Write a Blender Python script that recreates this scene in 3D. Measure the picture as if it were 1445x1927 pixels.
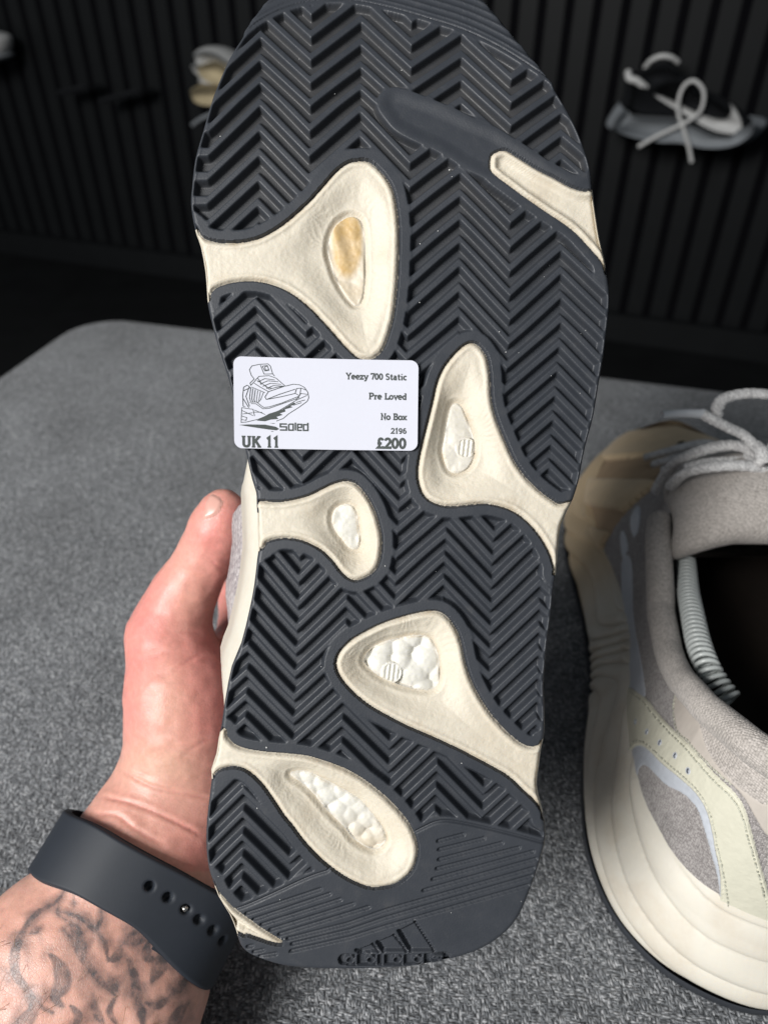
import bpy, bmesh, math, random
import numpy as np
from mathutils import Vector, Matrix

# ------------------------------------------------------------------ camera, light, exposure
for o in list(bpy.data.objects):
    bpy.data.objects.remove(o)
S = bpy.context.scene
C = S.collection
W, H, F = 1445.0, 1927.0, 1392.0          # photograph size and focal length in its pixels
CAM_Z, PITCH = 0.30, math.radians(38.0)
cd = bpy.data.cameras.new('camera')
cam = bpy.data.objects.new('camera', cd); C.objects.link(cam)
cam.location = (0, 0, CAM_Z); cam.rotation_euler = (math.pi/2 - PITCH, 0, 0)
cd.sensor_fit = 'VERTICAL'; cd.sensor_height = 36.0; cd.lens = 36.0*F/H
cd.clip_start = 0.01; cd.clip_end = 50
cd.dof.use_dof = True; cd.dof.focus_distance = 0.208; cd.dof.aperture_fstop = 11.5
S.camera = cam
wd = bpy.data.worlds.new('World'); S.world = wd; wd.use_nodes = True
bg = wd.node_tree.nodes['Background']; bg.inputs[0].default_value = (0.80, 0.90, 1.0, 1); bg.inputs[1].default_value = 0.13

def area_light(name, loc, target, sx, sy, energy, col):
    l = bpy.data.lights.new(name, 'AREA'); l.shape = 'RECTANGLE'; l.size = sx; l.size_y = sy
    l.energy = energy; l.color = col
    o = bpy.data.objects.new(name, l); C.objects.link(o); o.location = loc
    o.rotation_euler = (Vector(target) - Vector(loc)).to_track_quat('-Z', 'Y').to_euler()
    return o
area_light('window_light', (-1.08, -0.80, 1.08), (0.0, 0.15, 0.12), .75, .65, 47, (1.0, 0.985, 0.96))
S.view_settings.view_transform = 'Standard'; S.view_settings.look = 'None'
S.view_settings.exposure = 0.0; S.view_settings.gamma = 1.0
S.render.engine = 'CYCLES'

# ------------------------------------------------------------------ helpers
cp, sp_ = math.cos(PITCH), math.sin(PITCH)
RGT = np.array([1., 0, 0]); UPV = np.array([0, sp_, cp]); FWD = np.array([0, cp, -sp_]); ORG = np.array([0, 0, CAM_Z])
def c2w(p):                                # camera frame (x right, y up, z depth) to world
    p = np.asarray(p, float)
    return ORG + p[..., 0:1]*RGT + p[..., 1:2]*UPV + p[..., 2:3]*FWD
def pc(px, py, D):                         # a point seen at (px,py) at depth D, camera frame
    px, py, D = np.broadcast_arrays(np.asarray(px, float), np.asarray(py, float), np.asarray(D, float))
    return np.stack([(px-W/2)*D/F, (H/2-py)*D/F, D], -1)
def pw(px, py, D): return c2w(pc(px, py, D))
def onz(px, py, z):                        # the point at height z seen at (px,py)
    d = np.array([(px-W/2)/F, cp + (H/2-py)/F*sp_, -sp_ + (H/2-py)/F*cp]); t = (z-CAM_Z)/d[2]
    return ORG + t*d
def proj(P):                               # world to photograph pixels
    q = np.asarray(P)-ORG; x = q@RGT; y = q@UPV; z = q@FWD
    return W/2 + F*x/z, H/2 - F*y/z, z
def sstep(a, b, x):
    t = np.clip((x-a)/(b-a), 0, 1); return t*t*(3-2*t)
def cat(pts, n=6, closed=True):            # Catmull-Rom through the points
    P = np.asarray(pts, float); N = len(P); out = []
    t = np.linspace(0, 1, n, endpoint=False)[:, None]
    for i in range(N if closed else N-1):
        g = (lambda k: P[k % N]) if closed else (lambda k: P[min(max(k, 0), N-1)])
        a, b, c, d = g(i-1), g(i), g(i+1), g(i+2)
        out.append(.5*((2*b)+(c-a)*t+(2*a-5*b+4*c-d)*t**2+(3*b-a-3*c+d)*t**3))
    if not closed: out.append(P[-1:])
    return np.concatenate(out)
def sdpoly(poly, X, Y, big=60.0):          # signed distance to a closed polygon, negative inside
    out = np.full(X.shape, big); lo = poly.min(0)-big; hi = poly.max(0)+big
    m = (X > lo[0]) & (X < hi[0]) & (Y > lo[1]) & (Y < hi[1])
    x, y = X[m], Y[m]; d2 = np.full(x.shape, big*big); ins = np.zeros(x.shape, bool)
    for a, b in zip(poly, np.roll(poly, -1, 0)):
        e = b-a; L = e@e
        if L < 1e-9: continue
        t = np.clip(((x-a[0])*e[0]+(y-a[1])*e[1])/L, 0, 1)
        d2 = np.minimum(d2, (x-a[0]-t*e[0])**2+(y-a[1]-t*e[1])**2)
        if a[1] != b[1]:
            c = ((a[1] > y) != (b[1] > y)) & (x < e[0]*(y-a[1])/e[1]+a[0]); ins ^= c
    out[m] = np.where(ins, -1, 1)*np.sqrt(d2); return out
def dline(pts, X, Y, big=60.0):            # distance to an open polyline
    P = np.asarray(pts, float); out = np.full(X.shape, big); lo = P.min(0)-big; hi = P.max(0)+big
    m = (X > lo[0]) & (X < hi[0]) & (Y > lo[1]) & (Y < hi[1]); x, y = X[m], Y[m]; d2 = np.full(x.shape, big*big)
    for a, b in zip(P[:-1], P[1:]):
        e = b-a; L = e@e+1e-12; t = np.clip(((x-a[0])*e[0]+(y-a[1])*e[1])/L, 0, 1)
        d2 = np.minimum(d2, (x-a[0]-t*e[0])**2+(y-a[1]-t*e[1])**2)
    out[m] = np.sqrt(d2); return out
def vnoise(p, seed=0):                     # smooth value noise on n x d points
    p = np.asarray(p, float); i = np.floor(p).astype(np.int64); f = p-i; f = f*f*(3-2*f); d = p.shape[-1]
    r = np.zeros(p.shape[:-1])
    for c in range(2**d):
        w = np.ones(p.shape[:-1]); h = np.full(p.shape[:-1], seed*7919+17, np.int64)
        for k in range(d):
            b = (c >> k) & 1; w = w*(f[..., k] if b else 1-f[..., k])
            h = (h*31 + (i[..., k]+b)*[73856093, 19349663, 83492791][k]) & 0x7fffffff
        h = ((h ^ (h >> 13))*1274126177) & 0x7fffffff; h = h ^ (h >> 16)
        r += w*((h & 0xffff)/65535.0)
    return r

ROOT = {}
def props(o, label=None, cat_=None, group=None, kind=None):
    if label: o['label'] = label
    if cat_: o['category'] = cat_
    if group: o['group'] = group
    if kind: o['kind'] = kind
    return o
def thing(name, loc, label, cat_, group=None):
    o = bpy.data.objects.new(name, None); C.objects.link(o); o.location = tuple(loc); o.empty_display_size = .02
    ROOT[o.name] = np.asarray(loc, float)
    return props(o, label, cat_, group)
def rootloc(o):
    while o.parent: o = o.parent
    return ROOT.get(o.name, np.zeros(3))
def mk(name, V, Fc, mat, parent=None, smooth=True, normals=None, attrs=None):
    V = np.asarray(V, float)
    if parent is not None: V = V - rootloc(parent)
    me = bpy.data.meshes.new(name)
    if isinstance(Fc, np.ndarray):
        k = Fc.shape[1]; me.vertices.add(len(V)); me.vertices.foreach_set('co', V.astype(np.float32).ravel())
        me.loops.add(Fc.size); me.loops.foreach_set('vertex_index', Fc.astype(np.int32).ravel())
        me.polygons.add(len(Fc)); me.polygons.foreach_set('loop_start', np.arange(0, Fc.size, k, dtype=np.int32))
        me.update(calc_edges=True); me.validate()
    else:
        me.from_pydata([tuple(v) for v in V], [], [tuple(int(i) for i in f) for f in Fc]); me.update()
    if smooth: me.polygons.foreach_set('use_smooth', np.ones(len(me.polygons), bool))
    if attrs:
        for an, av in attrs.items():
            a = me.attributes.new(an, 'FLOAT', 'POINT'); a.data.foreach_set('value', np.asarray(av, np.float32))
    if normals is not None: me.normals_split_custom_set_from_vertices(np.asarray(normals, np.float32))
    me.materials.append(mat)
    o = bpy.data.objects.new(name, me); C.objects.link(o)
    if parent is not None: o.parent = parent
    return o
def sub(V, Q, mask):                       # the faces of a grid under a mask, vertices renumbered
    q = Q[mask]; u, inv = np.unique(q, return_inverse=True); return u, inv.reshape(q.shape)
def gridq(n, m, wrap_n=False, wrap_m=False):
    i = np.arange(n if wrap_n else n-1); j = np.arange(m if wrap_m else m-1)
    I, J = np.meshgrid(i, j, indexing='ij'); I2 = (I+1) % n; J2 = (J+1) % m
    return np.stack([I*m+J, I2*m+J, I2*m+J2, I*m+J2], -1).reshape(-1, 4)
def tube(path, r, seg=10, flat=1.0, up=(0, 0, 1), cap=True):
    P = np.asarray(path, float); n = len(P); r = np.broadcast_to(np.asarray(r, float), (n,))
    T = np.gradient(P, axis=0); T /= np.linalg.norm(T, axis=1)[:, None]+1e-12
    up = np.asarray(up, float); V = []
    for i in range(n):
        b = np.cross(T[i], up); nb = np.linalg.norm(b)
        b = b/nb if nb > 1e-6 else np.array([1., 0, 0]); c = np.cross(b, T[i])
        a = np.linspace(0, 2*math.pi, seg, endpoint=False)
        V.append(P[i] + r[i]*(np.cos(a)[:, None]*b + flat*np.sin(a)[:, None]*c))
    V = np.concatenate(V); Fc = [tuple(q) for q in gridq(n, seg, False, True)]
    if cap: Fc += [tuple(range(seg))[::-1], tuple(range((n-1)*seg, n*seg))]
    return V, Fc
def join(parts):
    V = []; Fc = []; k = 0
    for v, f in parts:
        V.append(np.asarray(v)); Fc += [tuple(int(i)+k for i in q) for q in f]; k += len(v)
    return np.concatenate(V), Fc
def box(c, sx, sy, sz, R=None):
    v = np.array([[x, y, z] for x in (-1, 1) for y in (-1, 1) for z in (-1, 1)], float)*[sx/2, sy/2, sz/2]
    if R is not None: v = v@R.T
    return v+np.asarray(c), [(0, 1, 3, 2), (4, 6, 7, 5), (0, 4, 5, 1), (2, 3, 7, 6), (0, 2, 6, 4), (1, 5, 7, 3)]

# ------------------------------------------------------------------ materials
class NT:
    def __init__(s, name):
        s.m = bpy.data.materials.new(name); s.m.use_nodes = True; s.t = s.m.node_tree; s.n = s.t.nodes
        s.b = s.n['Principled BSDF']; s._co = None
    def new(s, t, **k):
        n = s.n.new(t)
        for a, v in k.items(): setattr(n, a, v)
        return n
    def L(s, a, b): s.t.links.new(a, b)
    def put(s, sock, v):
        if hasattr(v, 'is_output'): s.L(v, sock)
        else:
            try: sock.default_value = v
            except Exception: sock.default_value = (*v, 1)
    @property
    def co(s):
        if s._co is None: s._co = s.new('ShaderNodeTexCoord').outputs['Object']
        return s._co
    def mapping(s, scale=(1, 1, 1), rot=(0, 0, 0), src=None):
        n = s.new('ShaderNodeMapping'); n.inputs['Scale'].default_value = scale; n.inputs['Rotation'].default_value = rot
        s.L(src or s.co, n.inputs['Vector']); return n.outputs[0]
    def noise(s, scale, detail=3, rough=.55, vec=None, dist=0):
        n = s.new('ShaderNodeTexNoise'); n.inputs['Scale'].default_value = scale; n.inputs['Detail'].default_value = detail
        n.inputs['Roughness'].default_value = rough; n.inputs['Distortion'].default_value = dist; s.L(vec or s.co, n.inputs['Vector']); return n.outputs['Fac']
    def vor(s, scale, feature='F1', out='Distance', vec=None, rand=1.0):
        n = s.new('ShaderNodeTexVoronoi', feature=feature); n.inputs['Scale'].default_value = scale; n.inputs['Randomness'].default_value = rand
        s.L(vec or s.co, n.inputs['Vector']); return n.outputs[out]
    def ramp(s, fac, stops):
        n = s.new('ShaderNodeValToRGB'); e = n.color_ramp.elements
        while len(e) < len(stops): e.new(.5)
        for el, (p, c) in zip(e, stops):
            el.position = p; el.color = (*c, 1) if hasattr(c, '__len__') else (c, c, c, 1)
        s.L(fac, n.inputs[0]); return n.outputs[0]
    def mix(s, fac, a, b, mode='MIX'):
        n = s.new('ShaderNodeMix', data_type='RGBA', blend_type=mode)
        s.put(n.inputs[0], fac); s.put(n.inputs[6], a); s.put(n.inputs[7], b); return n.outputs[2]
    def math(s, op, a, b=0.0):
        n = s.new('ShaderNodeMath', operation=op); s.put(n.inputs[0], a); s.put(n.inputs[1], b); return n.outputs[0]
    def attr(s, name): return s.new('ShaderNodeAttribute', attribute_name=name).outputs['Fac']
    def bump(s, h, strength, dist, prev=None):
        n = s.new('ShaderNodeBump'); n.inputs['Strength'].default_value = strength; n.inputs['Distance'].default_value = dist
        s.L(h, n.inputs['Height'])
        if prev is not None: s.L(prev, n.inputs['Normal'])
        return n.outputs[0]
    def out(s, col, rough=.5, spec=.5, normal=None, **k):
        s.put(s.b.inputs['Base Color'], col); s.put(s.b.inputs['Roughness'], rough); s.put(s.b.inputs['Specular IOR Level'], spec)
        if normal is not None: s.L(normal, s.b.inputs['Normal'])
        for a, v in k.items(): s.put(s.b.inputs[a.replace('_', ' ')], v)
        return s.m
M = {}
def mat_rubber():
    s = NT('rubber'); n1 = s.noise(60, 4); n2 = s.noise(2500, 2); n3 = s.noise(260, 4, .7)
    col = s.ramp(n1, [(.3, (.031, .0355, .044)), (.7, (.040, .0445, .054))])
    dust = s.ramp(n3, [(.56, 0.0), (.82, .16)])
    col = s.mix(dust, col, (.115, .108, .10))
    col = s.mix(s.math('MULTIPLY', s.attr('groove'), s.ramp(n1, [(.3, .35), (.7, .75)])), col, (.042, .040, .038))
    b = s.bump(n2, .18, .0003); r = s.ramp(n3, [(.3, .42), (.75, .60)])
    return s.out(col, r, .45, b)
def mat_cream(name, base, dirtc, amt, bumpy=1.0):
    s = NT(name); n1 = s.noise(45, 5, .65); n2 = s.noise(420, 4, .6); n3 = s.noise(1500, 3)
    col = s.ramp(n1, [(.28, tuple(c*.90 for c in base)), (.72, base)])
    d = s.math('MULTIPLY', s.attr('dirt'), s.ramp(s.noise(170, 5, .75), [(.30, .15), (.7, 1.0)]))
    col = s.mix(s.math('MULTIPLY', d, amt), col, dirtc)
    col = s.mix(s.attr('tan'), col, (.50, .36, .20))  # warm brown that paints shade into the cream foam
    spk = s.ramp(s.vor(260), [(.03, .5), (.07, 0.0)])
    col = s.mix(s.math('MULTIPLY', spk, s.ramp(s.noise(70), [(.55, 0.0), (.7, .7)])), col, (.30, .22, .13))
    b = s.bump(n2, .35*bumpy, .0006); b = s.bump(n3, .22*bumpy, .0003, b)
    return s.out(col, .55, .4, b, Subsurface_Weight=.12, Subsurface_Radius=(.004, .003, .002), Subsurface_Scale=.5)
def mat_boost():
    s = NT('bead_foam'); n2 = s.noise(700, 4, .6); y = s.attr('yellow'); vv = s.noise(180, 4, .6)
    col = s.ramp(s.noise(120, 3), [(.3, (.66, .64, .58)), (.7, (.75, .735, .68))])
    f = s.math('MULTIPLY', y, s.ramp(vv, [(.40, .75), (.66, 1.0)]))
    col = s.mix(f, col, (.56, .36, .12))
    b = s.bump(n2, .25, .0005)
    return s.out(col, .48, .4, b, Subsurface_Weight=.25, Subsurface_Radius=(.004, .004, .003), Subsurface_Scale=.6)
def mat_plain(name, col, rough=.6, spec=.4, nscale=300, var=.12, bs=.2, bd=.0004, **k):
    s = NT(name); n = s.noise(nscale, 4, .6); n0 = s.noise(nscale/8, 3)
    f = s.mix(.5, n, n0)
    c = s.ramp(f, [(.3, tuple(x*(1-var) for x in col)), (.7, tuple(min(1, x*(1+var)) for x in col))])
    return s.out(c, rough, spec, s.bump(n, bs, bd), **k)
def mat_upholstery():
    s = NT('heather_upholstery')
    w = s.noise(900, 2)
    def strand(rz, sc, off):
        m = s.new('ShaderNodeMapping'); m.inputs['Scale'].default_value = sc; m.inputs['Rotation'].default_value = (0, 0, rz); m.inputs['Location'].default_value = off
        s.L(s.co, m.inputs['Vector'])
        n = s.new('ShaderNodeTexVoronoi', feature='F1'); n.inputs['Scale'].default_value = 1; n.inputs['Randomness'].default_value = .85; s.L(m.outputs[0], n.inputs['Vector'])
        return n.outputs['Distance'], n.outputs['Color']
    d1, c1 = strand(.25, (1180, 540, 1180), (0, 0, 0)); d2, c2 = strand(.35, (550, 1240, 1180), (3.3, 1.7, .4))
    sel = s.ramp(s.vor(640, 'F1', 'Color'), [(.47, 0.0), (.53, 1.0)])
    d = s.mix(sel, d1, d2); c = s.mix(sel, c1, c2)
    bw = s.new('ShaderNodeSeparateColor'); s.L(c, bw.inputs[0])
    col = s.ramp(bw.outputs[0], [(.0, (.115, .123, .135)), (.35, (.205, .216, .232)), (.7, (.315, .329, .347)), (1.0, (.54, .55, .57))])
    gap = s.ramp(d, [(.35, 1.0), (.75, .45)])
    col = s.mix(1.0, col, gap, 'MULTIPLY')
    big = s.ramp(s.noise(14, 3), [(.3, .80), (.7, 1.12)])
    col = s.mix(1.0, col, big, 'MULTIPLY')
    hh = s.ramp(d, [(.0, 1.0), (.8, 0.0)])
    b = s.bump(hh, .9, .0011); b = s.bump(s.noise(3500, 2), .4, .0003, b)
    return s.out(col, .9, .15, b, Sheen_Weight=.25, Sheen_Roughness=.5)
def mat_skin():
    s = NT('skin'); red = s.attr('red'); ink = s.attr('ink'); pale = s.attr('pale')
    n1 = s.noise(70, 4, .6); n2 = s.noise(16, 3); n3 = s.noise(520, 4, .6)
    base = s.ramp(n2, [(.3, (.62, .36, .275)), (.7, (.69, .42, .33))])
    base = s.mix(s.math('MULTIPLY', red, s.ramp(n1, [(.25, .65), (.75, 1.0)])), base, (.72, .265, .235))
    base = s.mix(pale, base, (.70, .46, .34))
    mot = s.ramp(n3, [(.35, .92), (.65, 1.05)]); base = s.mix(1.0, base, mot, 'MULTIPLY')
    inkn = s.ramp(s.noise(330, 4, .65), [(.30, .55), (.60, 1.0)])
    base = s.mix(s.math('MULTIPLY', ink, inkn), base, (.055, .062, .07))
    vor = s.vor(1050, 'DISTANCE_TO_EDGE'); cre = s.ramp(vor, [(.0, 0.0), (.12, 1.0)])
    b = s.bump(cre, .16, .0003); b = s.bump(s.noise(260, 4), .25, .0006, b)
    return s.out(base, s.ramp(n3, [(.3, .36), (.7, .48)]), .5, b, Subsurface_Weight=.30, Subsurface_Radius=(.006, .002, .001), Subsurface_Scale=.45)
def mat_knit(name, c0, c1, sx, sy, rz=0.0, rough=.85, bd=.0006):
    s = NT(name); mp = s.mapping((sx, sy, sx), (0, 0, rz))
    n = s.new('ShaderNodeTexVoronoi', feature='F1'); n.inputs['Scale'].default_value = 1; n.inputs['Randomness'].default_value = .35; s.L(mp, n.inputs['Vector'])
    bw = s.new('ShaderNodeSeparateColor'); s.L(n.outputs['Color'], bw.inputs[0])
    f = s.mix(.5, bw.outputs[0], s.noise(90, 4)); col = s.ramp(f, [(.25, c0), (.75, c1)])
    hole = s.ramp(n.outputs['Distance'], [(.45, 1.0), (.85, .55)]); col = s.mix(1.0, col, hole, 'MULTIPLY')
    hh = s.ramp(n.outputs['Distance'], [(0, 1.0), (.8, 0.0)])
    return s.out(col, rough, .2, s.bump(hh, .6, bd), Sheen_Weight=.15)
M['rubber'] = mat_rubber()
M['cream'] = mat_cream('aged_foam', (.70, .640, .53), (.42, .31, .18), .75)
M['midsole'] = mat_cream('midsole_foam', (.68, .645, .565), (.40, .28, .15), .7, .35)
M['boost'] = mat_boost()
M['upholstery'] = mat_upholstery()
M['skin'] = mat_skin()
M['knit'] = mat_knit('grey_mesh', (.25, .23, .225), (.47, .44, .43), 1900, 1500, .3)
M['knit_fine'] = mat_knit('fine_mesh', (.43, .395, .365), (.58, .535, .50), 1300, 1300, .6)
M['mauve'] = mat_knit('mauve_fabric', (.32, .28, .29), (.50, .46, .46), 800, 800)
M['leather'] = mat_plain('pale_leather', (.63, .615, .505), .48, .4, 380, .06, .5, .0006)
M['reflect'] = mat_plain('reflective_trim', (.50, .53, .58), .38, .5, 600, .12, .3, .0003)
M['suede'] = mat_plain('tan_suede', (.64, .49, .31), .9, .15, 120, .12, .4, .0006, Sheen_Weight=.3)
M['taupe'] = mat_plain('taupe_synthetic', (.50, .455, .41), .6, .3, 300, .06, .2, .0003)
M['taupe_tan'] = mat_plain('tan_nubuck', (.40, .29, .19), .85, .2, 160, .12, .4, .0006)
M['stitch'] = mat_plain('stitching', (.50, .50, .42), .7, .3, 600, .1)
M['lining'] = mat_plain('black_lining', (.012, .012, .014), .95, .1, 500, .2)
M['insole'] = mat_plain('insole', (.022, .017, .014), .8, .2, 200, .15)
M['lace'] = mat_knit('grey_lace', (.55, .54, .54), (.88, .87, .86), 1500, 700, .4, .6)
M['aglet'] = mat_plain('clear_aglet', (.70, .72, .75), .2, .5, 300, .03, .0)
M['spring'] = mat_plain('coated_spring', (.50, .53, .52), .3, .6, 300, .05, .05)
M['paper'] = mat_plain('label_paper', (.655, .665, .745), .55, .35, 900, .012, .05, .0001)
M['ink'] = mat_plain('label_ink', (.075, .085, .083), .7, .2, 1500, .15, 0)
M['strap'] = mat_plain('silicone_strap', (.018, .0225, .031), .60, .38, 1500, .07, .08, .0002)
M['pin'] = mat_plain('steel_pin', (.55, .53, .50), .25, .5, 300, .05, .0, .0001, Metallic=1.0)
M['nail'] = mat_plain('thumbnail', (.66, .37, .31), .28, .5, 200, .06, .05)
M['hair'] = mat_plain('arm_hair', (.24, .155, .09), .5, .4, 300, .2, 0)
M['lint'] = mat_plain('lint', (.75, .75, .73), .8, .2, 900, .1, 0)
M['slat'] = mat_plain('charcoal_slat', (.0085, .0095, .0105), .55, .2, 25, .15, .2, .001)
M['wallback'] = mat_plain('black_felt', (.004, .004, .005), .95, .05, 200, .2)
M['floor'] = mat_plain('dark_floor', (.008, .0085, .009), .8, .1, 12, .3)
M['swhite'] = mat_plain('white_trim', (.62, .62, .61), .5, .4, 200, .05)
M['sgrey'] = mat_plain('grey_foam', (.27, .29, .31), .6, .3, 200, .08)
M['sblack'] = mat_plain('black_mesh', (.010, .011, .013), .8, .2, 400, .2)
M['syellow'] = mat_plain('cream_yellow_suede', (.58, .48, .30), .8, .2, 60, .2)
# ------------------------------------------------------------------ setting: floor, slatted wall, ottoman
FLOOR_Z = -0.42
v, f = box((0.2, 1.2, FLOOR_Z-.01), 7, 6, .02); props(mk('floor', v, f, M['floor'], None, False), kind='structure')
WA = math.radians(-20.0); WD = np.array([math.cos(WA), math.sin(WA), 0]); WN = np.array([math.sin(WA), -math.cos(WA), 0])   # along the wall, out of the wall
W0 = np.array([.55, 1.557, 0.0])
WR = np.stack([WD, WN, [0, 0, 1]], 1)
wall = mk('wall', *box(W0 - WN*.035 + np.array([0, 0, .68]) - WD*.4, 4.6, .03, 2.2, WR), M['wallback'], None, False); props(wall, kind='structure')
ROOT['wall'] = np.zeros(3)
# one slat: a bevelled bar, shared mesh
hw, dp, bv = .0165, .022, .0045
prof = np.array([(-hw, 0), (-hw, dp-bv), (-hw+bv, dp), (hw-bv, dp), (hw, dp-bv), (hw, 0)])
sv = np.array([[x, y, z] for z in (FLOOR_Z+.0, 1.75) for x, y in prof]); sf = [(i, (i+1) % 6, 6+(i+1) % 6, 6+i) for i in range(6)] + [tuple(range(6))[::-1], tuple(range(6, 12))]
sm = None; rs = random.Random(4)
for i in range(-40, 20):
    p = W0 + WD*(i*.0505) - WN*.0185
    if sm is None:
        o = mk('slat', sv, sf, M['slat'], wall, False); sm = o.data
    else:
        o = bpy.data.objects.new('slat', sm); C.objects.link(o); o.parent = wall
    o.location = tuple(p); o.rotation_euler = (0, 0, WA)
v, f = box(W0 + WN*.012 + np.array([0, 0, FLOOR_Z+.03]) - WD*.4, 4.4, .02, .06, WR)
mk('skirting', v, f, M['slat'], wall, False)

# ottoman: a thick padded block with rounded edges, its far corner behind the shoe
OA = math.radians(-15.0); od = np.array([math.cos(OA), math.sin(OA)]); on_ = np.array([math.sin(OA), -math.cos(OA)])
oc = np.array([-.302, .716]); LX, LY, RR, TOPR = 1.5, 1.15, .055, .016
ott = thing('ottoman', (oc[0]+od[0]*LX/2+on_[0]*LY/2, oc[1]+od[1]*LX/2+on_[1]*LY/2, FLOOR_Z), 'grey heather upholstered ottoman under the hand and the standing sneaker', 'ottoman')
def rrect(ins):                            # rounded rectangle, inset by ins
    pts = []; r = max(RR-ins, .004)
    for cx, cy, a0 in ((LX-RR, LY-RR, 0), (RR, LY-RR, 90), (RR, RR, 180), (LX-RR, RR, 270)):
        for a in np.linspace(a0, a0+90, 10): pts.append((cx+r*math.cos(math.radians(a)), cy+r*math.sin(math.radians(a))))
    return np.array(pts)
rings = []
for ins, z in [(.012, FLOOR_Z+.02), (0, FLOOR_Z+.05), (0, -.12), (0, -.05)] + [(TOPR*(1-math.cos(a)), -TOPR+TOPR*math.sin(a)) for a in np.linspace(0, math.pi/2, 8)] + [(.03, .0004), (.06, .0006)]:
    q = rrect(ins); w2 = oc + q[:, 0:1]*od + q[:, 1:2]*on_
    rings.append(np.c_[w2, np.full(len(w2), z-.0006)])
V = np.concatenate(rings); n = len(rings[0]); Fc = [tuple(q)[::-1] for q in gridq(len(rings), n, False, True)] + [tuple(range((len(rings)-1)*n, len(rings)*n))]
mk('cushion', V, Fc, M['upholstery'], ott)
# piping seam round the cushion's lower edge
q = rrect(-.001); w2 = oc + q[:, 0:1]*od + q[:, 1:2]*on_; w2 = np.r_[w2, w2[:1]]
mk('piping', *tube(np.c_[w2, np.full(len(w2), -.125)], .003, 8, cap=False), M['upholstery'], ott)
# ------------------------------------------------------------------ the sneaker held sole-first
D0 = 0.200; PXM = D0/F                     # metres per photograph pixel on the sole
OUT = [(498,0),(459,54),(457,66),(431,107),(401,177),(381,244),(366,298),(360,350),(358,381),(363,417),(369,440),(376.5,461),(385,507),(388,546),(390,570),(395,595),(410,653),(428,707),(439,750),(453,805),(464,860),(473,900),(481,926),(482,943),(484,990),(485,1034),(483,1053),(477,1104),(468,1150),(453,1211),(435,1255),(424,1310),(420,1336),(416,1365),(410,1394),(406,1421),(396,1452),(397,1470),(388,1546),(387,1593),(390,1627),(396,1652),(410,1692),(431,1726),(443.5,1757),(450,1779),(462,1794),(480,1804),(514,1816),(542,1822),(592,1826.5),(654,1827),(700,1826),(762,1823),(812,1816.5),(849,1808),(887,1797),(919,1782),(947,1762),(969,1739),(986,1709),(1006,1657),(1021,1610),(1027,1585),(1026,1546),(1019,1518),(1011,1480),(1015,1446),(1019,1413),(1024,1391),(1026,1366),(1025,1316),(1024,1291),(1027,1250),(1031,1208),(1038,1156),(1043,1104),(1047,1083),(1050,1053),(1053,1013),(1057,989),(1067,964),(1077,944),(1084,925),(1091,900),(1098,861),(1106,827),(1118,781),(1128,720),(1136,674),(1142,628),(1147,583),(1148,552),(1144,516),(1139,485),(1130,446),(1124,409),(1119,375),(1114,332),(1107,298),(1090,250),(1069,207),(1045,167),(1036,147),(993,94),(953,46),(923,9),(890,-26),(840,-60),(780,-85),(690,-95),(600,-78),(540,-40)]
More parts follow.
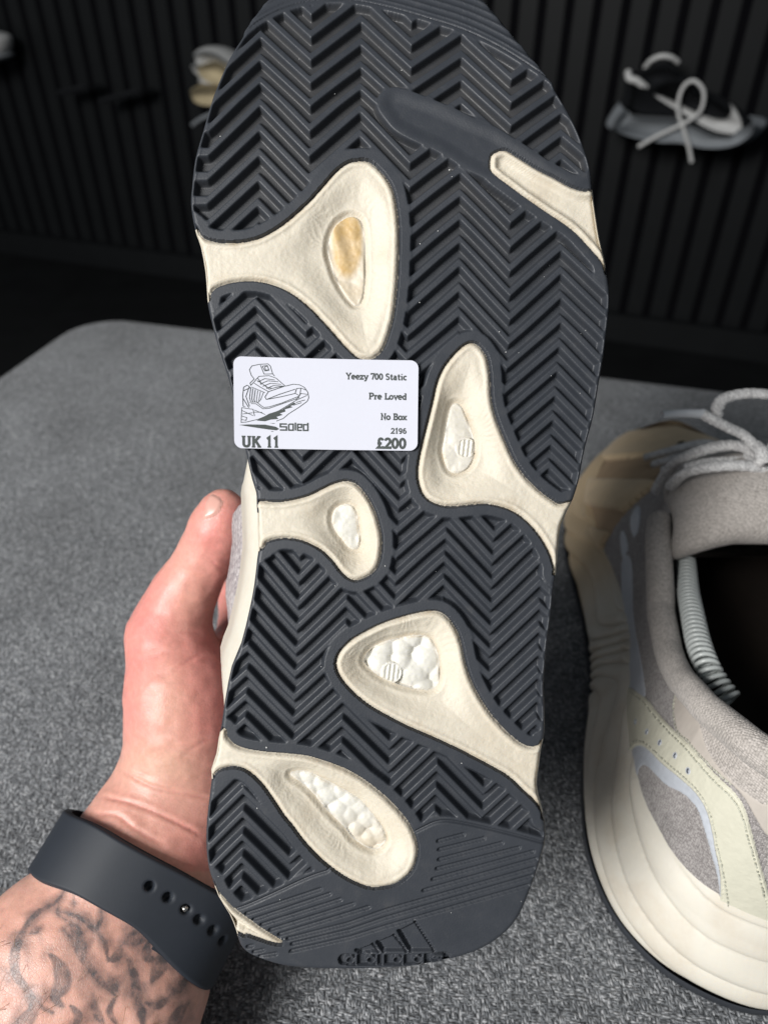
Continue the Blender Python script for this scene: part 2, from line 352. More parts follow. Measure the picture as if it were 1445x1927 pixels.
POD = {
'A': [(340,423),(366,423),(380,443),(401,452),(437,455),(477,449),(507,436),(540,414),(580,378),(608,347),(632,320),(654,304),(672,300),(693,301),(711,314),(727,332),(739,353),(746,381),(751,426),(751,476),(748,537),(742,589),(733,625),(721,656),(705,672),(690,675.6),(672,671),(651,653),(629,628),(605,601),(577,573),(550,552),(523,538),(492,529),(462,527),(431,531),(407,540),(395,552),(390,566),(340,566)],
'B': [(923,301),(926,289),(938,281),(953,280),(974,292),(1014,317),(1044,332),(1075,349),(1099,356),(1116,355),(1165,350),(1180,500),(1144,517),(1133,491),(1105,458),(1081,433),(1057,415),(1035,401),(1014,387),(983,365),(959,347),(935,329),(924,317)],
'C': [(886,643.6),(871,650),(852,668),(834,692),(822,720),(813,759),(804,796),(794,836),(786.6,873),(786,900),(793,925),(805,940),(823,949),(844,953),(869,951.6),(899,948.6),(923,949),(954,957),(978,970),(1000,990),(1018,1013),(1033,1040),(1042,1068),(1045,1083),(1090,1090),(1120,940),(1077,943),(1054,948),(1039,940),(1015,922),(990,897),(969,867),(953,832),(935,787),(926,750),(923,704),(918,674),(910,659),(900,648)],
'D': [(440,943),(482,943),(497,943),(523,944.6),(553,940),(584,931),(611,917),(633,908),(651,905),(669,909.6),(687,928),(703,955),(713,983),(719,1013),(718,1040),(712,1065),(700,1080),(684,1089),(669,1093),(654,1088),(639,1074),(624,1054),(605,1036),(584,1024),(563,1016),(538,1013),(517,1015),(502,1021),(490,1034),(440,1042)],
'E': [(631.6,1244),(632,1256),(638,1272),(652,1291),(672,1311),(697,1330),(730,1349),(767,1368),(804,1384),(846,1403),(888,1424),(929,1446),(957,1463),(984,1488),(1007,1510),(1020,1529),(1024,1543),(1070,1545),(1070,1388),(1023,1394),(1015,1403),(1001,1407),(984,1402),(962,1385),(940,1363),(918,1336),(899,1305),(885,1275),(875,1241),(870,1217),(863,1193),(850,1171),(835,1156),(817,1150),(796,1152),(765,1159),(726,1171),(695,1185),(663,1203),(647,1217),(637,1230)],
'F': [(370,1372),(420,1372),(427,1388),(442,1403),(467,1412),(503,1417),(541,1420),(580,1425),(619,1437),(652,1450),(683,1468),(710,1488),(735,1510),(755,1532),(772,1555),(783,1580),(787,1602),(783,1625),(775,1642),(760,1657),(740,1668),(715,1673),(691,1672),(666,1662),(644,1650),(619,1632),(594,1610),(569,1582),(549,1555),(534,1537),(514,1507),(494,1479),(475,1460),(456,1448),(436,1445),(417,1449),(406,1457),(396,1468),(360,1472)],
'G': [(396,1653),(410,1679),(427,1699),(442,1714),(467,1732),(492,1750),(519,1767),(531,1775),(527,1780),(509,1777),(485,1769),(465,1762),(460,1764),(447,1759),(410,1762),(370,1655)],
}
WIN = {
'A': [(647,400),(629,415),(618,440),(615,467),(621,491),(629,516),(644,543),(660,564),(669,569),(678,564),(684,546),(687,507),(686.5,461),(685,430),(678,406),(663,397)],
'C': [(859,755),(850,762),(843,790),(837,826),(834,846),(838,867),(847,885),(863,890),(881,882),(893,864),(896,839),(893,818),(887,800),(877,774),(870,760)],
'D': [(651,948),(663,952),(671,967),(675,995),(678,1013),(675,1031),(666,1036),(654,1031),(642,1016),(630,1001),(623,983),(625,964),(636,952)],
'E': [(684,1250),(688,1236),(702,1222),(727,1210),(745,1206),(771,1200),(793,1199),(811,1205),(820,1220),(827,1240),(829.5,1269),(827,1291),(813,1304),(791,1304),(757,1297),(721,1283),(697,1266)],
'F': [(543,1464),(553,1460),(577,1461),(605,1473),(633,1488),(658,1502),(680,1518),(697,1538),(713,1557),(724,1577),(726,1592),(716,1606),(701,1610),(681,1602),(661,1587),(646,1567),(629,1551),(608,1529),(586,1502),(564,1482),(547,1471)],
}
BAR = [(710,195),(714,180),(727,168),(748,164),(786,176),(819,189),(856,204),(892,222),(935,240),(965,259),(999,280),(1029,301),(1060,320),(1084,329),(1100,326),(1114,318),(1160,330),(1180,560),(1148,560),(1136,530),(1121,503),(1090,469),(1057,437),(1029,408),(984,376),(935,348),(904,331),(874,317),(846,298),(816,281),(789,269),(764,257),(742,243),(727,226),(714,208)]
HEEL_L = [(425,1712),(440,1709),(462,1702),(492,1689),(529,1672),(567,1654),(592,1644),(614,1637)]
HEEL_R = [(777,1564),(795,1555),(817,1545),(839,1542),(869,1546),(912,1555),(962,1567),(999,1577),(1040,1588)]
BUMP = [(440,80),(459,64),(491,39),(534,17),(582,4),(633,0),(680,4),(740,17),(800,34),(869,56),(933,86),(989,120),(1036,152),(1060,170)]
# tread: fold lines (peaks and valleys of the zigzag) and the row number of the ridges along each
FY = [0, 200, 620, 1050, 1350, 1700]; FB = [491, 489, 480, 473, 461, 453]; FS = [94.5, 94.5, 95.8, 90.8, 91.5, 89]
ROWS = {-1: [(194,0),(376,4),(1399,26),(1624,31)], 0: [(106,0),(191,2),(568,10),(664,12),(1311,26),(1355,27),(1575,32),(1689,34.7)],
 1: [(192.6,0),(1137,20),(1356,25),(1620,31)], 2: [(119.7,0),(203,2),(1134,22),(1360,27),(1620,33)], 3: [(207,0),(1136.6,20),(1447,27)],
 4: [(143,0),(493,8),(587,10),(1006,19),(1137,22),(1444,29)], 5: [(229.6,0),(596,8),(1098.5,19),(1532,29)],
 6: [(163,0),(507.5,8),(829,15),(1008,19),(1095.7,21),(1444,29)], 7: [(243,0),(600,8),(1095,19),(1532,29)], 8: [(243,1.5),(600,9.5),(1095,20.5),(1532,30.5)]}
def lin(y, tab):
    a = np.array(tab, float); r = np.interp(y, a[:, 0], a[:, 1])
    r = np.where(y < a[0, 0], a[0, 1]+(y-a[0, 0])/43.2, r); return np.where(y > a[-1, 0], a[-1, 1]+(y-a[-1, 0])/44.0, r)
ST = 1.65
gx = np.arange(352, 1154, ST); gy = np.arange(-100, 1834, ST)
X, Y = np.meshgrid(gx, gy, indexing='ij')
outp = cat(OUT, 3); SO = sdpoly(outp, X, Y)
podp = {k: cat(p, 4) for k, p in POD.items()}; SP = {k: sdpoly(p, X, Y, 90) for k, p in podp.items()}
winp = {k: cat(p, 4) for k, p in WIN.items()}; SWN = {k: sdpoly(p, X, Y, 90) for k, p in winp.items()}
SB = sdpoly(cat(BAR, 3), X, Y)
heelp = np.array(cat(HEEL_L, 4, False).tolist() + [(640,1600),(760,1590)] + cat(HEEL_R, 4, False).tolist() + [(1100,1900),(400,1900)])
SH = sdpoly(heelp, X, Y)
bumpp = np.array(cat(BUMP, 4, False).tolist() + [(1100,-200),(400,-200)]); SU = sdpoly(bumpp, X, Y, 120)
pm = np.min(np.stack(list(SP.values())), 0)
# snap vertices to the borders of the regions so that every edge is clean
for sd in [SO] + list(SP.values()) + list(SWN.values()) + [SU]:
    g0, g1 = np.gradient(sd, ST); nn = g0*g0+g1*g1+1e-6; m = (np.abs(sd) < ST*.62) & (nn > .3)
    X = np.where(m, X-sd*g0/nn, X); Y = np.where(m, Y-sd*g1/nn, Y); sd[m] = 0
base = np.interp(Y, FY, FB); space = np.interp(Y, FY, FS)
kk = np.clip((X-base)/space, -1, 7.999); k0 = np.floor(kk).astype(int); fr = kk-k0
NA = np.zeros_like(X); NB = np.zeros_like(X)
for k in range(-1, 8):
    m = k0 == k; NA[m] = lin(Y[m], ROWS[k]); NB[m] = lin(Y[m], ROWS[k+1])
NR = NA*(1-fr)+NB*fr; row = np.round(NR); dv = np.abs(NR-row)*45.0
ridge = np.clip((14.0-dv)/6.6, 0, 1)
def qin(sd, w, ramp=5.5): return np.clip((w+ramp-sd)/ramp, 0, 1)          # 1 within w of the region, falling over ramp
rim = qin(pm, 21)
rim = np.maximum(rim, qin(SB, 1)); rim = np.maximum(rim, qin(SH, 6)); rim = np.maximum(rim, qin(SU, 5, 5.5)); rim = np.maximum(rim, qin(-SO, 5.5, 5.5))
smooth_zone = (SB < 0) | (SH < 0) | (SU < 0)
top = np.maximum(ridge, rim); top = np.where(smooth_zone, 1, top)
groove = (1-top)*sstep(760, 150, Y)
wear = vnoise(np.stack([X, Y], -1)/90.0, 3)
Z = -17.0*(1-top)
Z = np.where((ridge > .99) & (rim < .5), Z-1.2*wear, Z)                  # ridges worn unevenly
Z = np.where(rim > .98, Z - .8*sstep(4, 14, pm)*0, Z)
for _ in range(1):                         # moulded edges are soft
    Z[1:-1] = .25*Z[:-2]+.5*Z[1:-1]+.25*Z[2:]; Z[:, 1:-1] = .25*Z[:, :-2]+.5*Z[:, 1:-1]+.25*Z[:, 2:]
Z -= np.where(SB < 0, 4.5*sstep(4, 30, -SB), 0)                          # dished smooth bar
Z -= np.where(SH < 0, 1.5*sstep(0, 8, -SH) + 5*np.exp(-((SH+3.5)/2.6)**2), 0)
ub = -SU; Z -= np.where(SU < 0, 5*np.exp(-((SU+3)/2.5)**2) + 3.2*np.abs(np.sin(ub/13.0*math.pi/1.0))*sstep(4, 10, ub) + .06*ub, 0)
# moulded lines of the heel
def z1(p): return (380+p[0]/4.014, 1540+p[1]/4.014)
def z2(p): return (700+p[0]/4.014, 1540+p[1]/4.014)
LINES = [(z1(a), z1(b)) for a, b in [((335,725),(895,540)),((390,770),(965,575)),((450,808),(1045,618)),((515,848),(1140,652)),((585,882),(1260,675)),((345,976),(380,968)),((390,1015),(462,1000)),((438,1048),(558,1028))]]
LINES += [(z2(a), z2(b)) for a, b in [((500,175),(690,125)),((508,240),(845,155)),((508,315),(980,190)),((490,385),(1110,225)),((460,465),(1215,255)),((390,550),(1240,310))]]
LINES += [(z1((650,915)), z1((1100,800)), z2((100,700)), z2((1220,380))), (z1((680,955)), z1((1120,850)), z2((100,758)), z2((1205,440))), (z1((672,1008)), z1((1120,905)), z2((100,822)), z2((1180,510)))]
dl = np.full(X.shape, 60.0)
for l in LINES: dl = np.minimum(dl, dline(l, X, Y, 20))
Z -= np.where(SH < 0, 4.2*(1-sstep(1.2, 3.8, dl)), 0)
# moulded brand mark: three slanted bars and the word under them
def z7(p): return (430+p[0]/3.0745, 1660+p[1]/3.0745)
for b in ([(985,285),(1080,236),(1190,402),(1052,402)], [(862,350),(955,312),(1030,404),(896,404)], [(740,398),(832,365),(868,404),(772,418)]):
    d = sdpoly(np.array([z7(p) for p in b]), X, Y, 20); Z -= 6.5*(1-sstep(-1.5, 1.0, d))
    e = [z7(b[1]), z7(b[2])]; Z -= 5.0*(1-sstep(1.2, 3.0, dline(e, X, Y, 20))); e = [z7(b[0]), z7(b[3])]; Z -= 5.0*(1-sstep(1.5, 3.4, dline(e, X, Y, 20)))
wd_ = dline([z7((668,452)), z7((760,456)), z7((1100,454)), z7((1252,440))], X, Y, 30)
rec = 1-sstep(8.8, 10.4, wd_)
let = np.full(X.shape, 30.0)
def ring(cx, cy, rx, ry): 
    a = np.linspace(0, 2*math.pi, 14); return [z7((cx+rx*math.cos(t), cy+ry*math.sin(t))) for t in a]
for s_ in [ring(704,454,24,19), [z7((740,425)),z7((740,476))], ring(824,454,24,19), [z7((858,400)),z7((858,476))], [z7((896,428)),z7((896,476))], ring(976,453,24,19), [z7((1010,398)),z7((1010,476))], ring(1094,451,24,19), [z7((1128,424)),z7((1128,474))], [z7((1240,432)),z7((1190,430)),z7((1180,442)),z7((1236,452)),z7((1230,468)),z7((1176,468))]]:
    let = np.minimum(let, dline(s_, X, Y, 20))
Z -= 8.0*rec*sstep(1.2, 2.8, let)
# foam pods, dished towards their windows
dirt = np.zeros_like(X); yellow = np.zeros_like(X); podid = np.zeros(X.shape, int)
nz = vnoise(np.stack([X, Y], -1)/26.0, 5); nz2 = vnoise(np.stack([X, Y], -1)/6.0, 6)
for i, k in enumerate('ABCDEFG'):
    sd = SP[k]; m = sd < .01; d = -sd
    z = -3.5 - 5.5*np.exp(-(d/2.6)**2) + 2.2*np.exp(-((d-9)/4.0)**2)
    if k in WIN:
        w = SWN[k]; u = d/(d+np.maximum(w, 0)+1e-6)
        z = z - 15*sstep(.22, .85, u) - 8*(1-sstep(0, 11, w))
        wm = w < 0
        cs = {'A': 80., 'C': 55., 'D': 50., 'E': 46., 'F': 38.}[k]
        rr = np.random.RandomState(11+i); lo = winp[k].min(0)-20; hi = winp[k].max(0)+20
        npt = int((hi[0]-lo[0])*(hi[1]-lo[1])/(cs*cs*.55)); pts = [lo+(hi-lo)*.5]
        for _ in range(4000):
            c_ = lo+rr.rand(2)*(hi-lo)
            if min(np.hypot(*(c_-p_)) for p_ in pts) > cs*.62: pts.append(c_)
        pts = np.array(pts)
        dd = np.sqrt((X[wm][:, None]-pts[:, 0])**2+((Y[wm][:, None]-pts[:, 1]))**2)
        R_b = cs*.58*(.8+.4*rr.rand(len(pts))); hb = 15*np.sqrt(np.clip(1-(dd/R_b)**2, 0, 1)); bead = np.log(np.exp(.9*hb).sum(1))/.9-np.log(len(pts))/.9
        z[wm] = -36 + bead + (1.0*nz2[wm]+2*nz[wm])
        c0 = {'C': (879, 841), 'E': (737, 1271)}.get(k)                     # little moulded badge: disc with bars
        if c0:
            rb = np.hypot(X-c0[0], Y-c0[1]); bars = 2.2*np.sign(np.sin((X-c0[0]+.12*(Y-c0[1]))/8.5*2*math.pi))*.5
            z = np.where((rb < 17) & wm, -25+bars+1.5, z); z = np.where((np.abs(rb-18.5) < 1.8) & wm, -22.5, z)
        if k == 'A':
            rb = ((X-652)/26)**2+((Y-448)/60)**2; yellow = np.where(wm, np.clip(1.9-rb, .45, 1), yellow)
            z = np.where(wm, z+2.5*np.sin((X*.9-Y*.25)/5.5)*np.exp(-(((Y-450)/45)**2)), z)
        elif k in 'F': yellow = np.where(wm, sstep(1530, 1610, Y)*.35, yellow)
        elif k == 'C': yellow = np.where(wm, .10, yellow)
        dirt = np.where(m & ~wm, np.maximum(dirt, .95*np.exp(-(np.maximum(w, 0)/4.5)**2)*(.35+.9*nz)), dirt)
        dirt = np.where(wm, .0, dirt); yellow = np.where(wm, np.maximum(yellow, .8*np.exp(-(w/3.5)**2)*nz), yellow)
        rad = np.sin(np.arctan2(Y-winp[k].mean(0)[1], X-winp[k].mean(0)[0])*(34+9*nz))          # fine stretch wrinkles round the window
        z += np.where(~wm, .45*rad*(.3+nz2)*np.exp(-((w-26)/12.0)**2)*sstep(.45, .7, vnoise(np.stack([X, Y], -1)/55.0, 21)), 0)
        Z = np.where(wm, z, Z)
        m2 = m & ~wm
    else:
        z = z - 9*sstep(4, 22, d); m2 = m
    z += 1.4*(nz-.5)*sstep(4, 20, d) + .5*(nz2-.5)
    Z = np.where(m2, z, Z)
    dirt = np.where(m2, np.maximum(dirt, .75*np.exp(-(d/8.0)**2)*(nz*1.3)), dirt)
    dirt = np.where(m2, np.maximum(dirt, .30*sstep(.55, .8, vnoise(np.stack([X, Y], -1)/60.0, 8))), dirt)
    podid[m] = i+1
do = -SO; e = np.clip((9-do)/9, 0, 1); Z -= 8*(1-np.sqrt(np.clip(1-e*e, 0, 1)))*np.where(pm < 0, 1.6, 1.0)
DEP = D0 + .020*np.clip((290-Y)/385.0, 0, None)**2
Pc = pc(X, Y, DEP); Pc[..., 2] -= Z*PXM    # relief stands along the sole's own normal
Vs = c2w(Pc.reshape(-1, 3)); nxg, nyg = X.shape; Q = gridq(nxg, nyg)
def fmean(A): a = A.ravel(); return a[Q].mean(1)
G = Pc.reshape(nxg, nyg, 3); du = np.gradient(G, axis=0); dw = np.gradient(G, axis=1)
Nn = np.cross(du, dw); Nn /= np.linalg.norm(Nn, axis=-1)[..., None]+1e-12
Nn = np.where(Nn[..., 2:3] > 0, -Nn, Nn); Nw = Nn[..., 0:1]*RGT+Nn[..., 1:2]*UPV+Nn[..., 2:3]*FWD; Nw = Nw.reshape(-1, 3)
Q = Q[:, ::-1]
fs = fmean(SO) < -.01
fp = np.zeros(len(Q), int); fw = np.zeros(len(Q), bool)
for i, k in enumerate('ABCDEFG'):
    fp[fmean(SP[k]) < 0] = i+1
    if k in WIN: fw |= fmean(SWN[k]) < 0
shoe = thing('sneaker', pw(690, 1826, .21), 'sneaker held up in the hand, showing dark zigzag sole with cream pods', 'sneaker')
att = dict(dirt=dirt.ravel(), yellow=yellow.ravel(), groove=groove.ravel())
def patch(name, mask, mat, parent):
    u, q = sub(Vs, Q, mask & fs)
    return mk(name, Vs[u], q, mat, parent, True, Nw[u], {a: v[u] for a, v in att.items()})
rubber = fp == 0
fb = fmean(SU) < 0
rmask = rubber & ~fb & (fmean(ridge) > .02) & (fmean(rim) < .35) & (fmean(SB) > 0) & (fmean(SH) > 0)
# each moulded ridge is a piece of its own: connected components of the ridge faces
nf = nyg-1; lab = np.zeros(len(Q), np.int32); frow = row.ravel()[Q[:, 0]].astype(int); idx = np.flatnonzero(rmask); cur = 0; comps = []
rl = rmask.tolist(); rw = frow.tolist(); seen = bytearray(len(Q)); tot = len(Q)
for s0 in idx.tolist():
    if seen[s0]: continue
    st = [s0]; seen[s0] = 1; comp = []; r0 = rw[s0]
    while st:
        c = st.pop(); comp.append(c)
        for d in (c-1, c+1, c-nf, c+nf):
            if 0 <= d < tot and not seen[d] and rl[d] and abs(rw[d]-r0) < 1: seen[d] = 1; st.append(d)
    if len(comp) > 110: comps.append(comp)
rid = np.zeros(len(Q), bool)
for c in comps: rid[c] = True
outsole = patch('outsole', rubber & ~fb & ~rid, M['rubber'], shoe)
for c in comps:
    m = np.zeros(len(Q), bool); m[c] = True; patch('tread_ridge', m, M['rubber'], outsole)
patch('toe_bumper', rubber & fb, M['rubber'], shoe)
for i, k in enumerate('ABCDEFG'):
    p = patch('midsole_pod', (fp == i+1) & ~fw, M['cream'], shoe)
    if k in WIN: patch('foam_window', (fp == i+1) & fw, M['boost'], p)
# midsole wall and upper behind the sole, lofted back to the collar
ol = cat(OUT, 2); op = pc(ol[:, 0], ol[:, 1], D0 + .020*np.clip((290-ol[:, 1])/385.0, 0, None)**2)
tg = np.roll(op, -3, 0)-np.roll(op, 3, 0); nrm = np.stack([tg[:, 1], -tg[:, 0], 0*tg[:, 0]], 1); nrm /= np.linalg.norm(nrm, axis=1)[:, None]
cen = op.mean(0)
if ((op-cen)*nrm).sum(1).mean() < 0: nrm = -nrm
left = (ol[:, 0] < 722); yy = ol[:, 1]
wl_ = np.where(left, sstep(830, 930, yy)*(1-sstep(1230, 1400, yy)), 0); wu = np.where(left, sstep(870, 980, yy)*(1-sstep(1150, 1330, yy)), 0)
toe_in = sstep(500, -100, yy); rim_in = np.maximum(sstep(1640, 1760, yy), np.where(left, 0, 1.0))*1.6
RINGS = [(.0030, -.0012, 0, 0), (.0045, .0000, .0016, 0), (.008, .0004, .0034, 0), (.012, .0010, .0046, 0), (.0135, .0003, .0048, 0), (.0185, .0012, .0064, 0), (.020, .0003, .0068, 0), (.027, .0006, .0078, 0), (.030, -.0015, .0082, .0), (.033, -.003, .009, .005), (.042, -.003, .009, .0095), (.055, -.006, .009, .0105), (.070, -.013, .008, .008), (.082, -.021, .006, .003), (.092, -.031, .003, 0), (.0985, -.040, 0, 0)]
rg = [c2w(op + nrm*(b-.0012*rim_in+wl_*l+wu*u - toe_in*dz*.30)[:, None] + np.array([0, 0, dz])) for dz, b, l, u in RINGS]
n = len(op); Vl = np.concatenate(rg)
ncut = 9
def loft(rr, close=False):
    V = np.concatenate(rr); Fc = [tuple(q) for q in gridq(len(rr), n, False, True)]
    if close: Fc.append(tuple(range((len(rr)-1)*n, len(rr)*n)))
    return V, Fc
V, Fc = loft(rg[:ncut]); mk('midsole', V, Fc, M['midsole'], shoe, attrs=dict(dirt=np.full(len(V), .25), tan=np.zeros(len(V))))
V, Fc = loft(rg[ncut-1:], True); mk('upper', V, Fc, M['mauve'], shoe)
# edge of the sole sheet, turned back over the midsole: rubber where the sole is rubber, foam where a pod reaches the edge
inpod = np.min([sdpoly(p, ol[:, 0], ol[:, 1], 60) for p in podp.values()], 0) < 0
er = [c2w(op + nrm*b + np.array([0, 0, dz])) for dz, b in ((.0009, -.0004), (.0016, .0001), (.0040, -.0008))]
Ve = np.concatenate(er); ge = gridq(3, n, False, True); ci = ge[:, 0] % n
chg = np.flatnonzero(inpod != np.roll(inpod, 1)); runs = [(a, b if b > a else b+n) for a, b in zip(chg, np.roll(chg, -1))]
for a, b in runs:                          # one strip for each stretch of rubber or foam
    sel_ = ((ci-a) % n) < (b-a); ip = inpod[a]; u, q = sub(Ve, ge, sel_)
    mk('pod_edge' if ip else 'outsole_edge', Ve[u], q, M['cream' if ip else 'rubber'], shoe, attrs=dict(dirt=np.full(len(u), .2)))
# lint and grit caught on the rubber
rr = random.Random(5); bits = []
while len(bits) < 38:
    x, y = rr.uniform(370, 1140), rr.uniform(10, 1800); i, j = int((x-352)/ST), int((y+100)/ST)
    if SO[i, j] > -8 or pm[i, j] < 4: continue
    p = Vs[i*nyg+j]; nrmv = Nw[i*nyg+j]; r = rr.choice([.00007, .00009, .00012, .00018])
    v, f_ = box(p+nrmv*r*.6, r*2, r*1.6, r*1.8, np.array(Matrix.Rotation(rr.uniform(0, 3), 3, 'Y') @ Matrix.Rotation(rr.uniform(0, 3), 3, 'X'))); bits.append((v, f_))
v, f_ = join(bits); props(mk('lint', v, f_, M['lint'], shoe), kind='stuff')
# ------------------------------------------------------------------ price sticker with its print
LZ = -4.2*PXM                              # how far it stands off the sole
corn = dict(tl=(441, 672), tr=(787, 680), br=(785, 849), bl=(443, 844))
def lab_c(u, v, dz=0.0):                   # u,v in 0..1 on the sticker, v downwards
    a = np.array(corn['tl'])*(1-u)+np.array(corn['tr'])*u; b = np.array(corn['bl'])*(1-u)+np.array(corn['br'])*u
    p = a*(1-v)+b*v; q = pc(p[0], p[1], D0); q[2] += LZ - dz - .0011*(abs(u-.45)/.55)**2.5*(1 if u < .45 else .55); return c2w(q)
LW, LHH = 345.0, 171.0
rc = 15.0; bd = []
for cx, cy, a0 in ((LW-rc, rc, -90), (LW-rc, LHH-rc, 0), (rc, LHH-rc, 90), (rc, rc, 180)):
    for a in np.linspace(a0, a0+90, 8): bd.append((cx+rc*math.cos(math.radians(a)), cy+rc*math.sin(math.radians(a))))
bd = np.array(bd)
us = np.linspace(0, LW, 40); 
def lab_px(x, y, dz=0.0): return lab_c(x/LW, y/LHH, dz)
rows = []
for x in us:                               # columns between the rounded top and bottom borders
    if x < rc: o = rc-math.sqrt(max(rc*rc-(rc-x)**2, 0))
    elif x > LW-rc: o = rc-math.sqrt(max(rc*rc-(x-LW+rc)**2, 0))
    else: o = 0
    rows.append((x, o, LHH-o))
us2 = sorted(set([0, .6, 2, 4.5, 8, 11.5, LW-11.5, LW-8, LW-4.5, LW-2, LW-.6, LW] + list(np.linspace(rc, LW-rc, 30))))
V = []; nV = 0
for dz in (0, -.00018):
    for x in us2:
        o = rc-math.sqrt(max(rc*rc-(rc-x)**2, 0)) if x < rc else (rc-math.sqrt(max(rc*rc-(x-LW+rc)**2, 0)) if x > LW-rc else 0)
        for t in (0, .25, .5, .75, 1): V.append(lab_px(x, o+(LHH-2*o)*t, dz))
n1 = len(us2); g = gridq(n1, 5); Fc = [tuple(q) for q in g] + [tuple(q+n1*5)[::-1] for q in g]
bord = [i*5 for i in range(n1)] + [(n1-1)*5+j for j in range(1, 5)] + [i*5+4 for i in range(n1-2, -1, -1)] + [3, 2, 1]
Fc += [(a, a+n1*5, b+n1*5, b) for a, b in zip(bord, bord[1:]+bord[:1])]
sticker = thing('price_sticker', lab_c(.5, .5, -.0002), 'white rounded price sticker with black shoe drawing stuck on the dark sole', 'sticker')
mk('paper', np.array(V), Fc, M['paper'], sticker, False)
sk = [0]
def ribbon(pts, w, closed=False):          # flat mitred stroke in sticker pixels
    P = np.array(pts, float); sk[0] += 1; dz = .00005+(sk[0] % 40)*.0000015
    if closed: P = np.r_[P, P[:1]]
    keep = [0]+[i for i in range(1, len(P)) if np.hypot(*(P[i]-P[i-1])) > 1e-6]; P = P[keep]
    T = np.diff(P, axis=0); T /= np.linalg.norm(T, axis=1)[:, None]
    Tn = np.r_[T[:1], T[:-1]+T[1:], T[-1:]]
    if closed: Tn[0] = Tn[-1] = T[0]+T[-1]
    nl = np.linalg.norm(Tn, axis=1)[:, None]; Tn = np.where(nl > 1e-6, Tn/np.maximum(nl, 1e-6), np.r_[T[:1], T])
    Nr = np.c_[-Tn[:, 1], Tn[:, 0]]; Tf = np.r_[T[:1], T]; c = np.abs((Nr*np.c_[-Tf[:, 1], Tf[:, 0]]).sum(1)).clip(.45)
    hwid = np.broadcast_to(np.asarray(w, float), (len(P),))/2/c
    A = P+Nr*hwid[:, None]; B = P-Nr*hwid[:, None]
    V = np.array([lab_px(a[0], a[1], dz) for a in np.r_[A, B]]); m = len(P)
    return V, [(i, i+1, m+i+1, m+i) for i in range(m-1)]
def blob(poly):
    sk[0] += 1; V = np.array([lab_px(x, y, .00005+(sk[0] % 40)*.0000015) for x, y in poly]); return V, [tuple(range(len(V)))]
def arc(cx, cy, rx, ry, a0, a1, n=12): return [(cx+rx*math.cos(math.radians(a)), cy+ry*math.sin(math.radians(a))) for a in np.linspace(a0, a1, n)]
